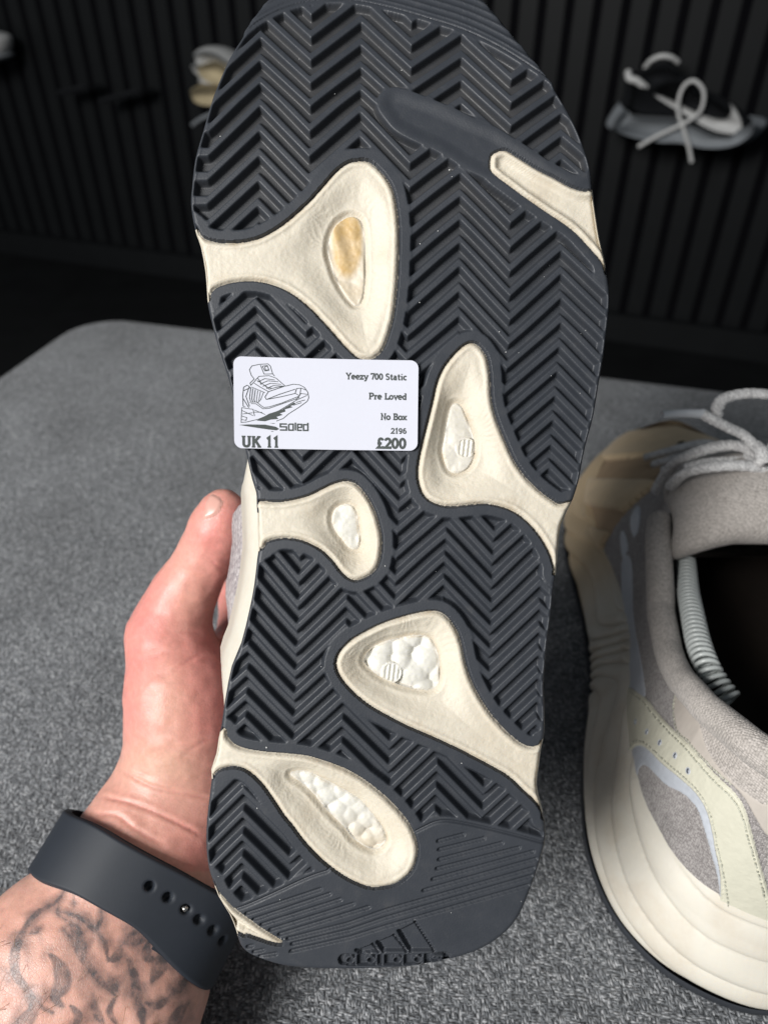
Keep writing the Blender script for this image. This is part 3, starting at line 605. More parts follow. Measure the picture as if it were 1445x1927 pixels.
GL = {  # strokes, slab serifs (x,y), advance
'Y': ([[(.1,1),(.47,.48)],[(.84,1),(.47,.48)],[(.47,.5),(.47,0)]], [(.13,1),(.82,1),(.47,0)], .95),
'e': ([[(.1,.36),(.6,.36)]+arc(.35,.34,.27,.31,8,320)], [], .74), 'z': ([[(.08,.48),(.1,.62),(.56,.62),(.1,.04),(.57,.04),(.58,.2)]], [], .7),
'y': ([[(.1,.64),(.38,.03)],[(.68,.64),(.36,-.14),(.24,-.24),(.08,-.2)]], [(.12,.64),(.66,.64)], .78), '7': ([[(.1,.78),(.1,.96),(.6,.96),(.3,0)]], [], .7),
'0': ([arc(.35,.5,.25,.45,0,350,20)+[(.6,.5)]], [], .74), 'S': ([arc(.36,.74,.24,.22,20,270)+arc(.36,.27,.26,.23,90,-160)], [], .76),
't': ([[(.25,.9),(.25,.14),(.34,.03),(.5,.08)],[(.05,.62),(.48,.62)]], [], .56), 'a': ([[(.14,.55),(.3,.64),(.46,.58),(.5,.44),(.5,.03),(.64,.03)], arc(.29,.2,.19,.17,0,350)], [], .72),
'i': ([[(.24,.62),(.24,0)],[(.24,.86),(.24,1.0)]], [(.24,0),(.18,.62)], .48), 'c': ([arc(.35,.33,.26,.3,45,315)], [], .68),
'P': ([[(.2,0),(.2,.97),(.5,.97)]+arc(.5,.73,.24,.24,80,-80)+[(.5,.47),(.2,.47)]], [(.2,0),(.17,.97)], .84), 'r': ([[(.22,0),(.22,.62)],[(.22,.42),(.36,.6),(.56,.58)]], [(.22,0),(.17,.62)], .62),
'L': ([[(.22,.97),(.22,.04),(.7,.04),(.7,.25)]], [(.22,.97),(.2,.04)], .8), 'o': ([arc(.35,.33,.27,.3,0,350,18)+[(.62,.33)]], [], .74), 'v': ([[(.1,.64),(.37,.03),(.64,.64)]], [(.12,.64),(.62,.64)], .74),
'd': ([[(.56,.97),(.56,.03),(.68,.03)], arc(.32,.32,.23,.29,0,350)], [(.48,.97)], .76), 'N': ([[(.17,0),(.17,.96),(.72,.04),(.72,1)]], [(.17,0),(.14,.98),(.72,1)], .92),
'B': ([[(.2,0),(.2,.97),(.46,.97)]+arc(.46,.75,.2,.22,80,-80)+[(.2,.52)], [(.46,.52)]+arc(.48,.27,.24,.24,80,-80)+[(.2,.03)]], [(.17,.03),(.17,.97)], .84), 'x': ([[(.1,.62),(.58,.02)],[(.58,.62),(.1,.02)]], [(.1,.63),(.58,.63),(.1,.02),(.58,.02)], .7),
'2': ([arc(.34,.70,.24,.26,170,-30)+[(.1,.05),(.6,.05),(.61,.2)]], [], .72), '1': ([[(.12,.8),(.34,.97),(.34,0)]], [(.34,.02)], .66), '9': ([arc(.34,.68,.24,.27,0,350)+[(.58,.68),(.55,.28),(.36,.03),(.15,.1)]], [], .72),
'6': ([arc(.36,.32,.24,.27,180,530)+[(.12,.34),(.16,.72),(.36,.97),(.55,.9)]], [], .72), 'U': ([[(.17,1),(.17,.35)]+arc(.43,.3,.26,.27,180,360)+[(.69,1)]], [(.17,1),(.69,1)], .9),
'K': ([[(.2,0),(.2,1)],[(.72,1),(.24,.45)],[(.38,.62),(.76,0)]], [(.2,0),(.2,1),(.7,1),(.74,0)], .92), '£': ([arc(.44,.74,.19,.22,10,180)+[(.27,.5),(.29,.2),(.14,.05),(.64,.05),(.66,.22)],[(.1,.48),(.52,.48)]], [], .78), ' ': ([], [], .42)}
def text(name, s, x, y, h, wt, right=False, tr=1.0):
    adv = sum(GL[c][2]*tr for c in s)*h; ox = x-adv if right else x; parts = []
    for c in s:
        st, se, a = GL[c]
        for p in st: parts.append(ribbon([(ox+q[0]*h*tr, y-q[1]*h) for q in p], wt*h))
        for q in se: parts.append(ribbon([(ox+(q[0]-.17)*h*tr, y-q[1]*h), (ox+(q[0]+.17)*h*tr, y-q[1]*h)], wt*h*.62))
        ox += a*h*tr
    v, f = join(parts); return mk(name, v, f, M['ink'], sticker, False)
text('printed_model_line', 'Yeezy 700 Static', 324, 37.5, 11.5, .22, True, .93)
text('printed_condition', 'Pre Loved', 324, 74.5, 11.5, .23, True, .97)
text('printed_box_note', 'No Box', 324, 113, 11.5, .23, True, .97)
text('printed_number', '2196', 324, 139, 10, .22, True, 1.05)
text('printed_price', '£200', 324, 167, 19, .25, True, 1.0)
text('printed_size', 'UK 11', 14, 168, 19, .25, False, 1.05)
# square techno lettering of the logo
def zl(p): return ((p[0]/3.8026-21), (p[1]/3.8026-12.5))      # from an enlarged view of the sticker to its own pixels
sq = [[(455,520),(408,520),(408,540),(452,540),(452,563),(405,563)], [(470,520),(500,520),(500,563),(468,563),(468,520)], [(516,508),(516,565)], [(532,542),(560,542),(560,520),(532,520),(532,563),(562,563)], [(605,508),(605,563),(574,563),(574,522),(605,522)]]
v, f = join([ribbon([zl(q) for q in p], 2.8) for p in sq]); mk('printed_logo_word', v, f, M['ink'], sticker, False)
dr = [[(225,205),(205,180),(192,140),(210,112),(262,100),(322,94),(340,110),(356,165),(370,180)], [(270,105),(295,168),(352,165)], [(282,112),(318,106),(330,140),(302,146),(284,114)], [(300,115),(320,112),(328,136),(306,140),(300,115)],
 [(225,205),(195,235),(200,250),(225,225),(240,205)], [(240,205),(260,185),(330,178),(380,195),(445,250)], [(245,215),(280,235),(330,275),(380,260),(440,250)], [(250,225),(300,200),(370,208)], [(265,240),(320,215),(395,220)], [(285,255),(340,232),(415,238)], [(310,270),(360,248),(430,250)], [(250,200),(270,225),(275,245)],[(300,245),(320,265),(345,265)],
 [(445,250),(500,235),(545,238),(580,255),(605,290),(612,330),(600,355)], [(525,265),(515,300),(545,315),(555,300),(605,305)], [(525,265),(560,262),(590,275)], [(555,265),(548,312)], [(225,235),(265,260),(325,292),(440,250)], [(325,292),(300,330),(310,348),(400,310),(515,270)], [(310,348),(420,325),(515,300)],
 [(175,250),(150,265),(143,320),(145,400),(160,405)], [(175,250),(190,260),(165,330),(190,400)], [(150,290),(200,265)], [(145,345),(185,410)], [(200,270),(190,340),(198,365)], [(215,272),(206,345),(213,368)], [(232,278),(222,350),(228,368)], [(250,285),(240,355),(244,368)], [(268,292),(256,360)], [(290,298),(270,350),(250,372)], [(205,262),(300,300)],
 [(190,370),(240,368),(290,405),(330,400),(420,370),(545,318)], [(200,380),(235,380),(285,415),(330,410),(545,330)], [(135,410),(130,515),(165,512),(250,490),(400,425),(520,350),(600,312)], [(135,410),(170,415),(215,420),(225,468)], [(135,430),(180,450),(215,465)], [(140,455),(210,445)], [(135,470),(170,480),(165,500),(135,495)], [(215,440),(280,440)], [(225,425),(300,455)], [(545,318),(520,345)], [(600,355),(540,400),(470,445),(430,480),(380,500)], [(520,365),(585,345)], [(500,385),(560,365)]]
v, f = join([ribbon([zl(q) for q in p], 1.2) for p in dr]); mk('printed_shoe_drawing', v, f, M['ink'], sticker, False)
v, f = join([blob([zl(q) for q in p]) for p in [[(240,500),(330,448),(420,418),(505,365),(520,372),(480,392),(498,398),(440,415),(445,430),(405,445),(425,455),(380,470),(395,485),(340,490),(300,503)], [(113,533),(180,528),(300,527),(375,540),(400,556),(380,566),(330,562),(250,552),(160,540)], [(330,516),(372,515),(360,520)], [(340,572),(362,574),(350,578)]]])
mk('printed_smear', v, f, M['ink'], sticker, False)
# ------------------------------------------------------------------ left hand and forearm: one surface grown from a distance field
def hp(px, py, D): return pc(px, py, D)
def cone(P, a, ra, b, rb):                 # rounded cone between two joints
    ba = b-a; t = np.clip(((P-a)@ba)/(ba@ba), 0, 1); return np.linalg.norm(P-a-t[..., None]*ba, axis=-1) - (ra+(rb-ra)*t)
def smin(a, b, k): h = np.clip(.5+.5*(b-a)/k, 0, 1); return b*(1-h)+a*h-k*h*(1-h)
def chain(js): return [(hp(*a[:3]), a[3]*1e-3, hp(*b[:3]), b[3]*1e-3) for a, b in zip(js[:-1], js[1:])]
ARM_A = chain([(262,1540,.256,15),(238,1606,.252,17),(78,1790,.240,19),(-70,1955,.230,21),(-190,2090,.222,23)])
ARM_B = chain([(355,1540,.262,15),(322,1660,.254,16.5),(272,1850,.240,18),(215,2080,.226,20)])
ARM_C = chain([(300,1600,.255,17),(180,1790,.242,20),(60,2040,.226,23)])
PALM = chain([(322,1205,.268,12.6),(338,1290,.263,15.4),(342,1380,.262,15.4),(322,1500,.261,14.0)]) + chain([(345,1400,.268,14.5),(455,1235,.302,12.5)]) + chain([(340,1450,.268,16),(530,1230,.318,12)]) + chain([(360,1480,.268,15.5),(600,1265,.320,11)]) + chain([(380,1500,.268,14.5),(655,1310,.315,10)]) + chain([(345,1300,.270,14),(430,1262,.292,13)])
THUMB = chain([(316,1192,.268,14.2),(330,1150,.268,11.4),(352,1108,.267,10.4),(392,1040,.263,9.5),(412,990,.259,8.9),(421,962,.257,7.6)])
FING = [chain([(455,1215,.303,10.5),(456,1125,.318,9.4),(520,1045,.328,8.5),(590,1010,.327,7.4)]), chain([(525,1215,.318,10.5),(545,1090,.332,9.3),(615,1010,.336,8.4),(675,975,.332,7.4)]), chain([(595,1240,.320,10),(630,1120,.333,9),(695,1050,.336,8),(750,1020,.332,7)]), chain([(652,1290,.315,9.5),(702,1200,.327,8),(752,1150,.330,7),(792,1125,.327,6.3)])]
vs = .0010
alls = ARM_A+ARM_B+ARM_C+PALM+THUMB+sum(FING, [])
lo = np.min([np.minimum(a-ra, b-rb) for a, ra, b, rb in alls], 0)-.006; hi = np.max([np.maximum(a+ra, b+rb) for a, ra, b, rb in alls], 0)+.006
lo[1] = max(lo[1], pc(0, 2075, .23)[1])     # the arm goes on a little below the frame
dims = np.ceil((hi-lo)/vs).astype(int)
FD = np.full(tuple(dims), .05, np.float32)
ax = [lo[i]+vs*np.arange(dims[i]) for i in range(3)]
def put(group, k, gk=.008):                # union of one group inside itself, then into the field
    g = np.full(tuple(dims), .05, np.float32)
    for a, ra, b, rb in group:
        l = np.minimum(a-ra, b-rb)-.016; h = np.maximum(a+ra, b+rb)+.016
        sl = tuple(slice(max(0, int((l[i]-lo[i])/vs)), min(dims[i], int((h[i]-lo[i])/vs)+1)) for i in range(3))
        if any(s.stop <= s.start for s in sl): continue
        P = np.stack(np.meshgrid(*[ax[i][sl[i]] for i in range(3)], indexing='ij'), -1)
        g[sl] = smin(g[sl], cone(P, a, ra, b, rb), gk)
    FD[...] = smin(FD, g, k)
put(ARM_A+ARM_B+ARM_C, .001, .012); put(PALM, .010, .012); put(THUMB, .007, .005)
for fg in FING: put(fg, .004, .003)
FD[:, 0, :] = .01
def surfnets(Fv, lo, h):
    sgn = Fv < 0; nx, ny, nz_ = Fv.shape
    c = [sgn[i:nx-1+i, j:ny-1+j, k:nz_-1+k] for i in (0, 1) for j in (0, 1) for k in (0, 1)]
    cnt = sum(x.astype(np.int8) for x in c); act = (cnt > 0) & (cnt < 8); I = np.argwhere(act)
    vid = -np.ones(act.shape, np.int32); vid[act] = np.arange(len(I))
    acc = np.zeros((len(I), 3)); num = np.zeros(len(I)); corners = [(i, j, k) for i in (0, 1) for j in (0, 1) for k in (0, 1)]
    vals = {q: Fv[I[:, 0]+q[0], I[:, 1]+q[1], I[:, 2]+q[2]] for q in corners}
    for a in corners:
        for d in range(3):
            if a[d]: continue
            b = tuple(a[m]+(m == d) for m in range(3)); va, vb = vals[a], vals[b]; cr = (va < 0) != (vb < 0)
            t = np.where(cr, va/np.where(np.abs(va-vb) < 1e-12, 1, va-vb), 0); p = np.array(a, float)[None]+t[:, None]*np.eye(3)[d]
            acc += np.where(cr[:, None], p, 0); num += cr
    V = lo+h*(I+acc/num[:, None]); quads = []
    for d in range(3):
        u, w = [(1, 2), (2, 0), (0, 1)][d]
        A = sgn.take(range(0, sgn.shape[d]-1), d); B = sgn.take(range(1, sgn.shape[d]), d); E = np.argwhere(A != B)
        E = E[(E[:, u] > 0) & (E[:, w] > 0) & (E[:, u] < vid.shape[u]) & (E[:, w] < vid.shape[w])]
        inside = sgn[E[:, 0], E[:, 1], E[:, 2]]; q = []
        for du_, dw_ in ((0, 0), (1, 0), (1, 1), (0, 1)):
            e = E.copy(); e[:, u] -= du_; e[:, w] -= dw_; q.append(vid[e[:, 0], e[:, 1], e[:, 2]])
        q = np.stack(q, 1); q = np.where(inside[:, None], q, q[:, ::-1]); quads.append(q[(q >= 0).all(1)])
    return V, np.concatenate(quads)
Vh, Qh = surfnets(FD, lo, vs)
def smooth(V, Q, it):
    e = np.concatenate([Q[:, [0, 1]], Q[:, [1, 2]], Q[:, [2, 3]], Q[:, [3, 0]]]); e = np.concatenate([e, e[:, ::-1]])
    deg = np.bincount(e[:, 0], minlength=len(V))[:, None]
    for i in range(it):
        s = np.stack([np.bincount(e[:, 0], V[e[:, 1], k], len(V)) for k in range(3)], 1)/np.maximum(deg, 1); V = V+(s-V)*(.55 if i % 2 == 0 else -.53)
    return V
def subdiv(V, Q):                          # linear split of every quad into four
    e = np.sort(np.concatenate([Q[:, [i, (i+1) % 4]] for i in range(4)]), 1); key = e[:, 0].astype(np.int64)*len(V)+e[:, 1]
    u, inv = np.unique(key, return_inverse=True); a, b = u//len(V), u % len(V)
    me = (V[a]+V[b])/2; mf = V[Q].mean(1); n0 = len(V); ei = inv.reshape(4, -1).T+n0; fi = np.arange(len(Q))+n0+len(me)
    return np.concatenate([V, me, mf]), np.concatenate([np.stack([Q[:, i], ei[:, i], fi, ei[:, i-1]], 1) for i in range(4)])
def vnorm(V, Q):
    fn = np.cross(V[Q[:, 2]]-V[Q[:, 0]], V[Q[:, 3]]-V[Q[:, 1]]); N = np.zeros_like(V)
    for i in range(4):
        for k in range(3): N[:, k] += np.bincount(Q[:, i], fn[:, k], len(V))
    return N/(np.linalg.norm(N, axis=1)[:, None]+1e-15)
Vh = smooth(Vh, Qh, 12); Vh, Qh = subdiv(Vh, Qh); Vh = smooth(Vh, Qh, 8)
Nh = vnorm(Vh, Qh)
if ((Vh-Vh.mean(0))*Nh).sum(1).mean() < 0: Qh = Qh[:, ::-1]; Nh = -Nh
HX = W/2+F*Vh[:, 0]/Vh[:, 2]; HY = H/2-F*Vh[:, 1]/Vh[:, 2]
front = Nh[:, 2] < .15
# skin folds: wrist creases, the thumb's joint lines, the crease at the base of the thumb
def zh(p): return (140+p[0]/2.92, 900+p[1]/2.92)
FOLD = [([(250,1595),(420,1690),(600,1730),(760,1760)], .0009, 2.2), ([(140,1745),(330,1790),(520,1870),(700,1960)], .0011, 2.6), ([(95,1850),(230,1850),(340,1930),(480,2010)], .0009, 3.0), ([(300,1600),(440,1640)], .0006, 2.0),
        ([(720,425),(770,465),(815,500)], .0009, 2.2), ([(560,400),(640,395)], .0004, 2.4), ([(530,1070),(620,1010),(720,955)], .0006, 2.0), ([(560,855),(640,840),(700,845)], .0004, 2.0), ([(400,1000),(480,960),(560,940)], .0003, 2.5), ([(600,1520),(700,1455),(790,1425)], .0005, 2.2), ([(700,1590),(780,1550)], .0005, 2.2)]
cr = np.zeros(len(Vh))
for pts, dep, wd_ in FOLD:
    d = dline(cat([zh(p) for p in pts], 5, False), HX, HY, 25); tp_ = np.clip(np.minimum(np.hypot(HX-zh(pts[0])[0], HY-zh(pts[0])[1]), np.hypot(HX-zh(pts[-1])[0], HY-zh(pts[-1])[1]))/22.0, 0, 1); dep *= .30; wd_ *= 1.3; cr += tp_*(dep*np.exp(-(d/wd_)**2) - dep*.45*np.exp(-((d-2.6*wd_)/wd_/1.6)**2))
Vh = Vh - Nh*np.where(front, cr, 0)[:, None]
lump = vnoise(Vh*260, 31)-.5; Vh = Vh+Nh*(lump*.0005)[:, None]
# colour maps on the skin itself: flushed thenar and thumb, paler wrist, the tattoo
def gz(px, py, rx, ry): return np.exp(-((HX-px)/rx)**2-((HY-py)/ry)**2)
red = np.clip(.36+.75*gz(255,1260,55,150)+.60*gz(420,1250,90,120)+.75*gz(425,1000,75,70)+.55*gz(300,1130,70,60)+.45*gz(400,1360,110,110)+.5*gz(395,1600,80,60)+.55*gz(430,1150,45,80), 0, 1)
red += .30*np.clip(cr/.0004, 0, 1); red = np.where(HY > 1640, red*.25+.12, red); red = np.clip(red, 0, 1)
pale = np.clip(.55*gz(300,1440,90,45)+.5*gz(320,1330,45,70)+.35*gz(350,1130,40,50), 0, 1)
def zt(p): return (p[0]/3.1413, 1527+p[1]/3.1413)
TAT = [([(240,580),(170,660),(110,780),(85,880),(105,980),(165,1060),(230,1140),(310,1190)], 34), ([(385,465),(340,530),(260,580),(190,640)], 16), ([(430,545),(448,545)], 22), ([(340,590),(420,610),(500,640),(560,700),(600,640),(600,570)], 20), ([(380,700),(430,760),(480,850),(540,930),(600,1010),(690,1090)], 30), ([(300,850),(345,900),(380,1000),(330,1100),(370,1150)], 58), ([(640,880),(690,860),(720,800)], 34), ([(650,980),(690,1060)], 46), ([(740,780),(820,740),(900,710)], 60), ([(760,880),(800,980),(810,1100),(840,1200),(850,1290)], 44), ([(1000,820),(950,900),(900,1000)], 60), ([(1000,1100),(1060,1040),(1120,980)], 34), ([(1110,1130),(1040,1220),(1000,1290)], 42), ([(550,1080),(570,1180),(620,1280)], 28), ([(220,1150),(150,1220),(80,1260)], 36), ([(420,650),(460,720),(510,830)], 46), ([(180,720),(240,690)], 26), ([(160,1060),(200,1150),(180,1260)], 40), ([(860,1130),(930,1150),(1000,1100)], 30), ([(690,1090),(650,1180),(700,1270)], 22), ([(560,700),(620,770),(640,880)], 18), ([(350,540),(345,600),(390,640)], 14), ([(880,760),(870,860),(930,870)], 34), ([(420,1150),(470,1210),(430,1280)], 30)]
ink = np.zeros(len(Vh)); soft = np.zeros(len(Vh))
wob = vnoise(np.c_[HX, HY]/14.0, 41)
def dline_t(P, X, Y):                      # distance and position along the line
    P = np.asarray(P); ls = np.r_[0, np.cumsum(np.hypot(*np.diff(P, axis=0).T))]; bd = np.full(X.shape, 1e9); bt = np.zeros(X.shape)
    for i, (a, b) in enumerate(zip(P[:-1], P[1:])):
        e = b-a; t = np.clip(((X-a[0])*e[0]+(Y-a[1])*e[1])/(e@e+1e-9), 0, 1); d = np.hypot(X-a[0]-t*e[0], Y-a[1]-t*e[1]); m = d < bd
        bd = np.where(m, d, bd); bt = np.where(m, (ls[i]+t*(ls[i+1]-ls[i]))/ls[-1], bt)
    return bd, bt
for pts, wd_ in TAT:
    d, tpar = dline_t(cat([zt(p) for p in pts], 6, False), HX, HY); w_ = wd_/3.1413/2*(.25+1.75*np.sin(math.pi*np.clip(tpar*.86+.07, 0, 1))**1.2)*(.9+.35*wob)
    ink = np.maximum(ink, .97*(1-sstep(w_*.6, w_*1.05+1.3, d))); soft = np.maximum(soft, (1-sstep(w_*.5, w_*3.4+6, d)))
sh = dline(cat([zt(p) for p in [(860,780),(900,900),(860,1050),(900,1200)]], 5, False), HX, HY, 60); ink = np.maximum(ink, .52*(1-sstep(10, 40, sh))*(.5+.5*wob))
sh = dline(cat([zt(p) for p in [(420,800),(480,1000),(560,1100)]], 5, False), HX, HY, 60); ink = np.maximum(ink, .40*(1-sstep(8, 30, sh)))
wob2 = vnoise(np.c_[HX, HY]/34.0, 43); ink = np.maximum(ink*(.75+.25*wob2), .66*soft*sstep(.18, .62, wob2)); ink = np.where(front & (HY > 1630), ink, 0)
person = mk('person', c2w(Vh), Qh, M['skin'], None, True, None, dict(red=red, ink=ink, pale=pale))
props(person, 'bare left hand and tattooed forearm gripping the upturned sneaker from behind, thumb up', 'person')
ROOT['person'] = np.zeros(3)
# thumbnail: a plate following the thumb's skin
nailp = cat([(397,931),(409,934),(419,944),(414,960),(405,970),(392,976),(381,977),(384,962),(389,945)], 5)
fsd = sdpoly(nailp, HX, HY, 30); fm = (fsd[Qh].mean(1) < 0) & front[Qh].all(1) & (Vh[Qh][:, :, 2].mean(1) < .275)
u, q = sub(Vh, Qh, fm); NV = Vh[u]+Nh[u]*(.00012+.00045*sstep(0, 5, -fsd[u]))[:, None]
if len(q): mk('thumbnail', c2w(NV), q, M['nail'], person)
# ------------------------------------------------------------------ watch strap round the wrist: laid on the arm along two edge lines
# rays from the arm's axis, in planes across it, meet the skin; the strap follows those radii
aA = hp(330, 1530, .258); aB = hp(150, 1850, .240); axn = (aB-aA)/np.linalg.norm(aB-aA)
ux = np.cross(axn, [0, 0, 1.]); ux /= np.linalg.norm(ux)
if ux[0] < 0: ux = -ux
uz = np.cross(ux, axn); uz = uz if uz[2] < 0 else -uz     # towards the camera
rel = Vh-aA; tt = rel@axn; ph = np.arctan2(rel@uz, rel@ux); rad = np.hypot(rel@ux, rel@uz)
NP, NT_ = 900, 64
phs = np.linspace(-math.pi, math.pi, NP, endpoint=False)
tU = .0105+.0015*np.cos(phs-1.5)*0+.0030*sstep(1.2, -.4, phs)+.004*sstep(2.2, 3.1, phs)+.0035*sstep(-.5, -1.2, phs)
tL = .0300+.0105*sstep(1.35, .1, phs)-.002*sstep(-.4, -1.3, phs)+.005*sstep(2.0, 2.9, phs)
tU = np.where(phs < -.5, .0150, tU); tL = np.where(phs < -.5, .0395, tL)
ker = np.exp(-(np.arange(-60, 61)/26.0)**2); ker /= ker.sum()
def cyc(a): return np.convolve(np.r_[a[-60:], a, a[:60]], ker, 'valid')
tU, tL = cyc(tU), cyc(tL)
wr0 = (tt > -.005) & (tt < .06) & (rad < .045); cph = np.exp(1j*ph[wr0]); crd = rad[wr0]; ctt = tt[wr0]
base_r = np.zeros(NP)
for i in range(0, NP, 6):
    m = (np.abs(np.angle(cph*np.exp(-1j*phs[i]))) < .06) & (ctt > tU[i]) & (ctt < tL[i]); base_r[i] = np.percentile(crd[m], 85) if m.sum() else np.nan
ok = np.flatnonzero(~np.isnan(base_r) & (base_r > 0)); base_r = np.interp(np.arange(NP), ok, base_r[ok], period=NP); base_r = cyc(base_r)
HOLES = [(282,1668),(317,1689),(350,1711),(376,1731),(402,1751),(419,1770)]; hpt = []
fr_ = np.flatnonzero(wr0 & (Nh[:, 2] < .6))
for px, py in HOLES:                       # where the sight line to the hole meets the strap
    rgt = np.array([(px-W/2)/F, (H/2-py)/F, 1.0]); best = None
    for D in np.arange(.20, .275, .0004):
        q = rgt*D-aA; p_ = math.atan2(q@uz, q@ux); r_ = math.hypot(q@uz, q@ux); br = np.interp(p_, phs, base_r, period=2*math.pi)+.0028
        if r_ < br: best = (p_, q@axn); break
    hpt.append(best)
hpt = [(h if h else (.2, .03)) for h in hpt]
def strap_mesh(tU, tL, off, thk, holes, p0=-9, p1=9):
    tn = np.linspace(0, 1, NT_); PH, TN = np.meshgrid(phs, tn, indexing='ij')
    T_ = tU[:, None]*(1-TN)+tL[:, None]*TN; wdt = (tL-tU)[:, None]; ed = np.minimum(TN, 1-TN)*wdt
    e = np.clip((.0012-ed)/.0012, 0, 1); prof = thk*np.sqrt(np.clip(1-e*e, 0, 1)); Rr = base_r[:, None]+off+prof
    for hph, ht in holes:
        d = np.hypot(np.angle(np.exp(1j*(PH-hph)))*base_r[:, None], T_-ht); Rr = Rr - .0024*(1-sstep(.00105, .00145, d)) - .0003*(1-sstep(.0012, .0022, d))
    inner = base_r[:, None]+off-.0004+0*TN
    def pt(R): return aA+T_[..., None]*axn+(R*np.cos(PH))[..., None]*ux+(R*np.sin(PH))[..., None]*uz
    A = pt(Rr).reshape(-1, 3); B = pt(inner).reshape(-1, 3); g = gridq(NP, NT_, True, False); n0 = len(A)
    keep = ((phs >= p0) & (phs <= p1))[np.minimum(g[:, 0]//NT_, NP-1)]; g = g[keep]
    I = np.arange(NP); I2 = (I+1) % NP; kk = (phs >= p0) & (phs <= p1); I, I2 = I[kk], I2[kk]
    rims = [np.stack([I*NT_, I2*NT_, I2*NT_+n0, I*NT_+n0], 1), np.stack([I*NT_+NT_-1, I*NT_+NT_-1+n0, I2*NT_+NT_-1+n0, I2*NT_+NT_-1], 1)]
    V = np.concatenate([A, B]); q = np.concatenate([g, g[:, ::-1]+n0]+rims); u = np.unique(q); mp = np.zeros(len(V), int); mp[u] = np.arange(len(u))
    return c2w(V[u]), mp[q]
strap = thing('watch_strap', c2w(aA+axn*.022), 'dark navy silicone watch strap with a row of holes round the wrist', 'watch strap')
V, q = strap_mesh(tU, tL, .0006, .0022, [h for i, h in enumerate(hpt)]); mk('band', V, q, M['strap'], strap)
V, q = strap_mesh(tU+.006, tL+.0052, -.0003, .0011, [], -1.2, .95); mk('tucked_end', V, q, M['strap'], strap)
h = hpt[2]; br = float(np.interp(h[0], phs, base_r)); out = math.cos(h[0])*ux+math.sin(h[0])*uz; c0 = aA+h[1]*axn+out*(br+.0004)
prof = [(0, .0024), (.0007, .00235), (.00098, .0020), (.00098, .0)]; e1 = axn; e2 = np.cross(out, axn); V = []
for r_, z_ in prof:
    for a in np.linspace(0, 2*math.pi, 20, endpoint=False): V.append(c0+out*z_+r_*(math.cos(a)*e1+math.sin(a)*e2))
mk('pin', c2w(np.array(V)), [tuple(x) for x in gridq(4, 20, False, True)], M['pin'], strap)
# hairs on the forearm and along its edge
rr = np.random.RandomState(3); cand = np.flatnonzero((HY > 1560) & (HX > -60) & (HX < 360) & (Nh[:, 2] < .75) & ((tt > .047) | (tt < .0))); hs = []
edge = cand[(Nh[cand, 2] > -.35) & (HX[cand] < 190) & (tt[cand] > .047)]; sel = np.r_[rr.choice(edge, 260), rr.choice(cand[(HY[cand] > 1690)], 150)]
Wv = c2w(Vh[sel]); Nv = Nh[sel, 0:1]*RGT+Nh[sel, 1:2]*UPV+Nh[sel, 2:3]*FWD
axd = c2w(hp(60, 2040, .226))-c2w(hp(300, 1600, .255)); axd = -axd/np.linalg.norm(axd)
for p, nv in zip(Wv, Nv):
    L = rr.uniform(.003, .010); side = np.cross(nv, axd)*rr.normal(0, .45); d = axd*rr.choice([-1, 1], p=[.6, .4])*.6+side; path = [p+nv*(.0002+L*.30*math.sin(t*2.0))+d*L*t for t in np.linspace(0, 1, 5)]
    hs.append(tube(path, np.linspace(.00007, .00002, 5), 3, cap=False))
v, f = join(hs); props(mk('arm_hair', v, f, M['hair'], person), kind='stuff')

# ------------------------------------------------------------------ the other sneaker, standing on the ottoman
O2 = np.array([.125, .097, 0.]); SD = np.array([.19, .982, 0]); SD /= np.linalg.norm(SD); WDR = np.array([SD[1], -SD[0], 0]); UZ = np.array([0, 0, 1.])
def loc(s, w, h): 
    s, w, h = np.broadcast_arrays(np.asarray(s, float), np.asarray(w, float), np.asarray(h, float))
    return O2 + s[..., None]*SD + w[..., None]*WDR + h[..., None]*UZ
TS = [0,.004,.012,.027,.05,.08,.11,.14,.18,.22,.245,.27,.29,.31,.323,.33]; TWd = [0,.018,.031,.043,.0505,.0510,.0485,.0465,.0500,.0570,.0595,.0575,.0515,.039,.022,0]
half = np.c_[TS, TWd]; poly = np.concatenate([half*[1, -1], half[-2:0:-1]])
cl = cat(poly, 8); seg = np.r_[0, np.cumsum(np.linalg.norm(np.diff(np.r_[cl, cl[:1]], axis=0), axis=1))]
NR2 = 1200; cl2 = np.r_[cl, cl[:1]]
dens = np.where((cl2[:, 1] < .012) & (cl2[:, 0] < .17), 4.5, 1.0); cum = np.r_[0, np.cumsum(np.diff(seg)*(dens[1:]+dens[:-1])/2)]; tq = np.interp(np.linspace(0, cum[-1], NR2, endpoint=False), cum, seg)
RS = np.interp(tq, seg, cl2[:, 0]); RW = np.interp(tq, seg, cl2[:, 1])
tg = np.stack([np.roll(RS, -2)-np.roll(RS, 2), np.roll(RW, -2)-np.roll(RW, 2)], 1); tg /= np.linalg.norm(tg, axis=1)[:, None]; on2 = np.stack([tg[:, 1], -tg[:, 0]], 1)
if ((np.stack([RS-.16, RW], 1))*on2).sum(1).mean() < 0: on2 = -on2
hm = np.interp(RS, [0,.05,.1,.15,.2,.25,.3,.33], [.050,.055,.052,.044,.038,.034,.036,.038])
lift = .016*np.clip((RS-.25)/.08, 0, None)**2 + .003*np.clip((.03-RS)/.03, 0, None)**2
sn2 = thing('sneaker', loc(.16, 0, 0), 'laced grey and cream sneaker standing upright, metal spring in its opening', 'sneaker')
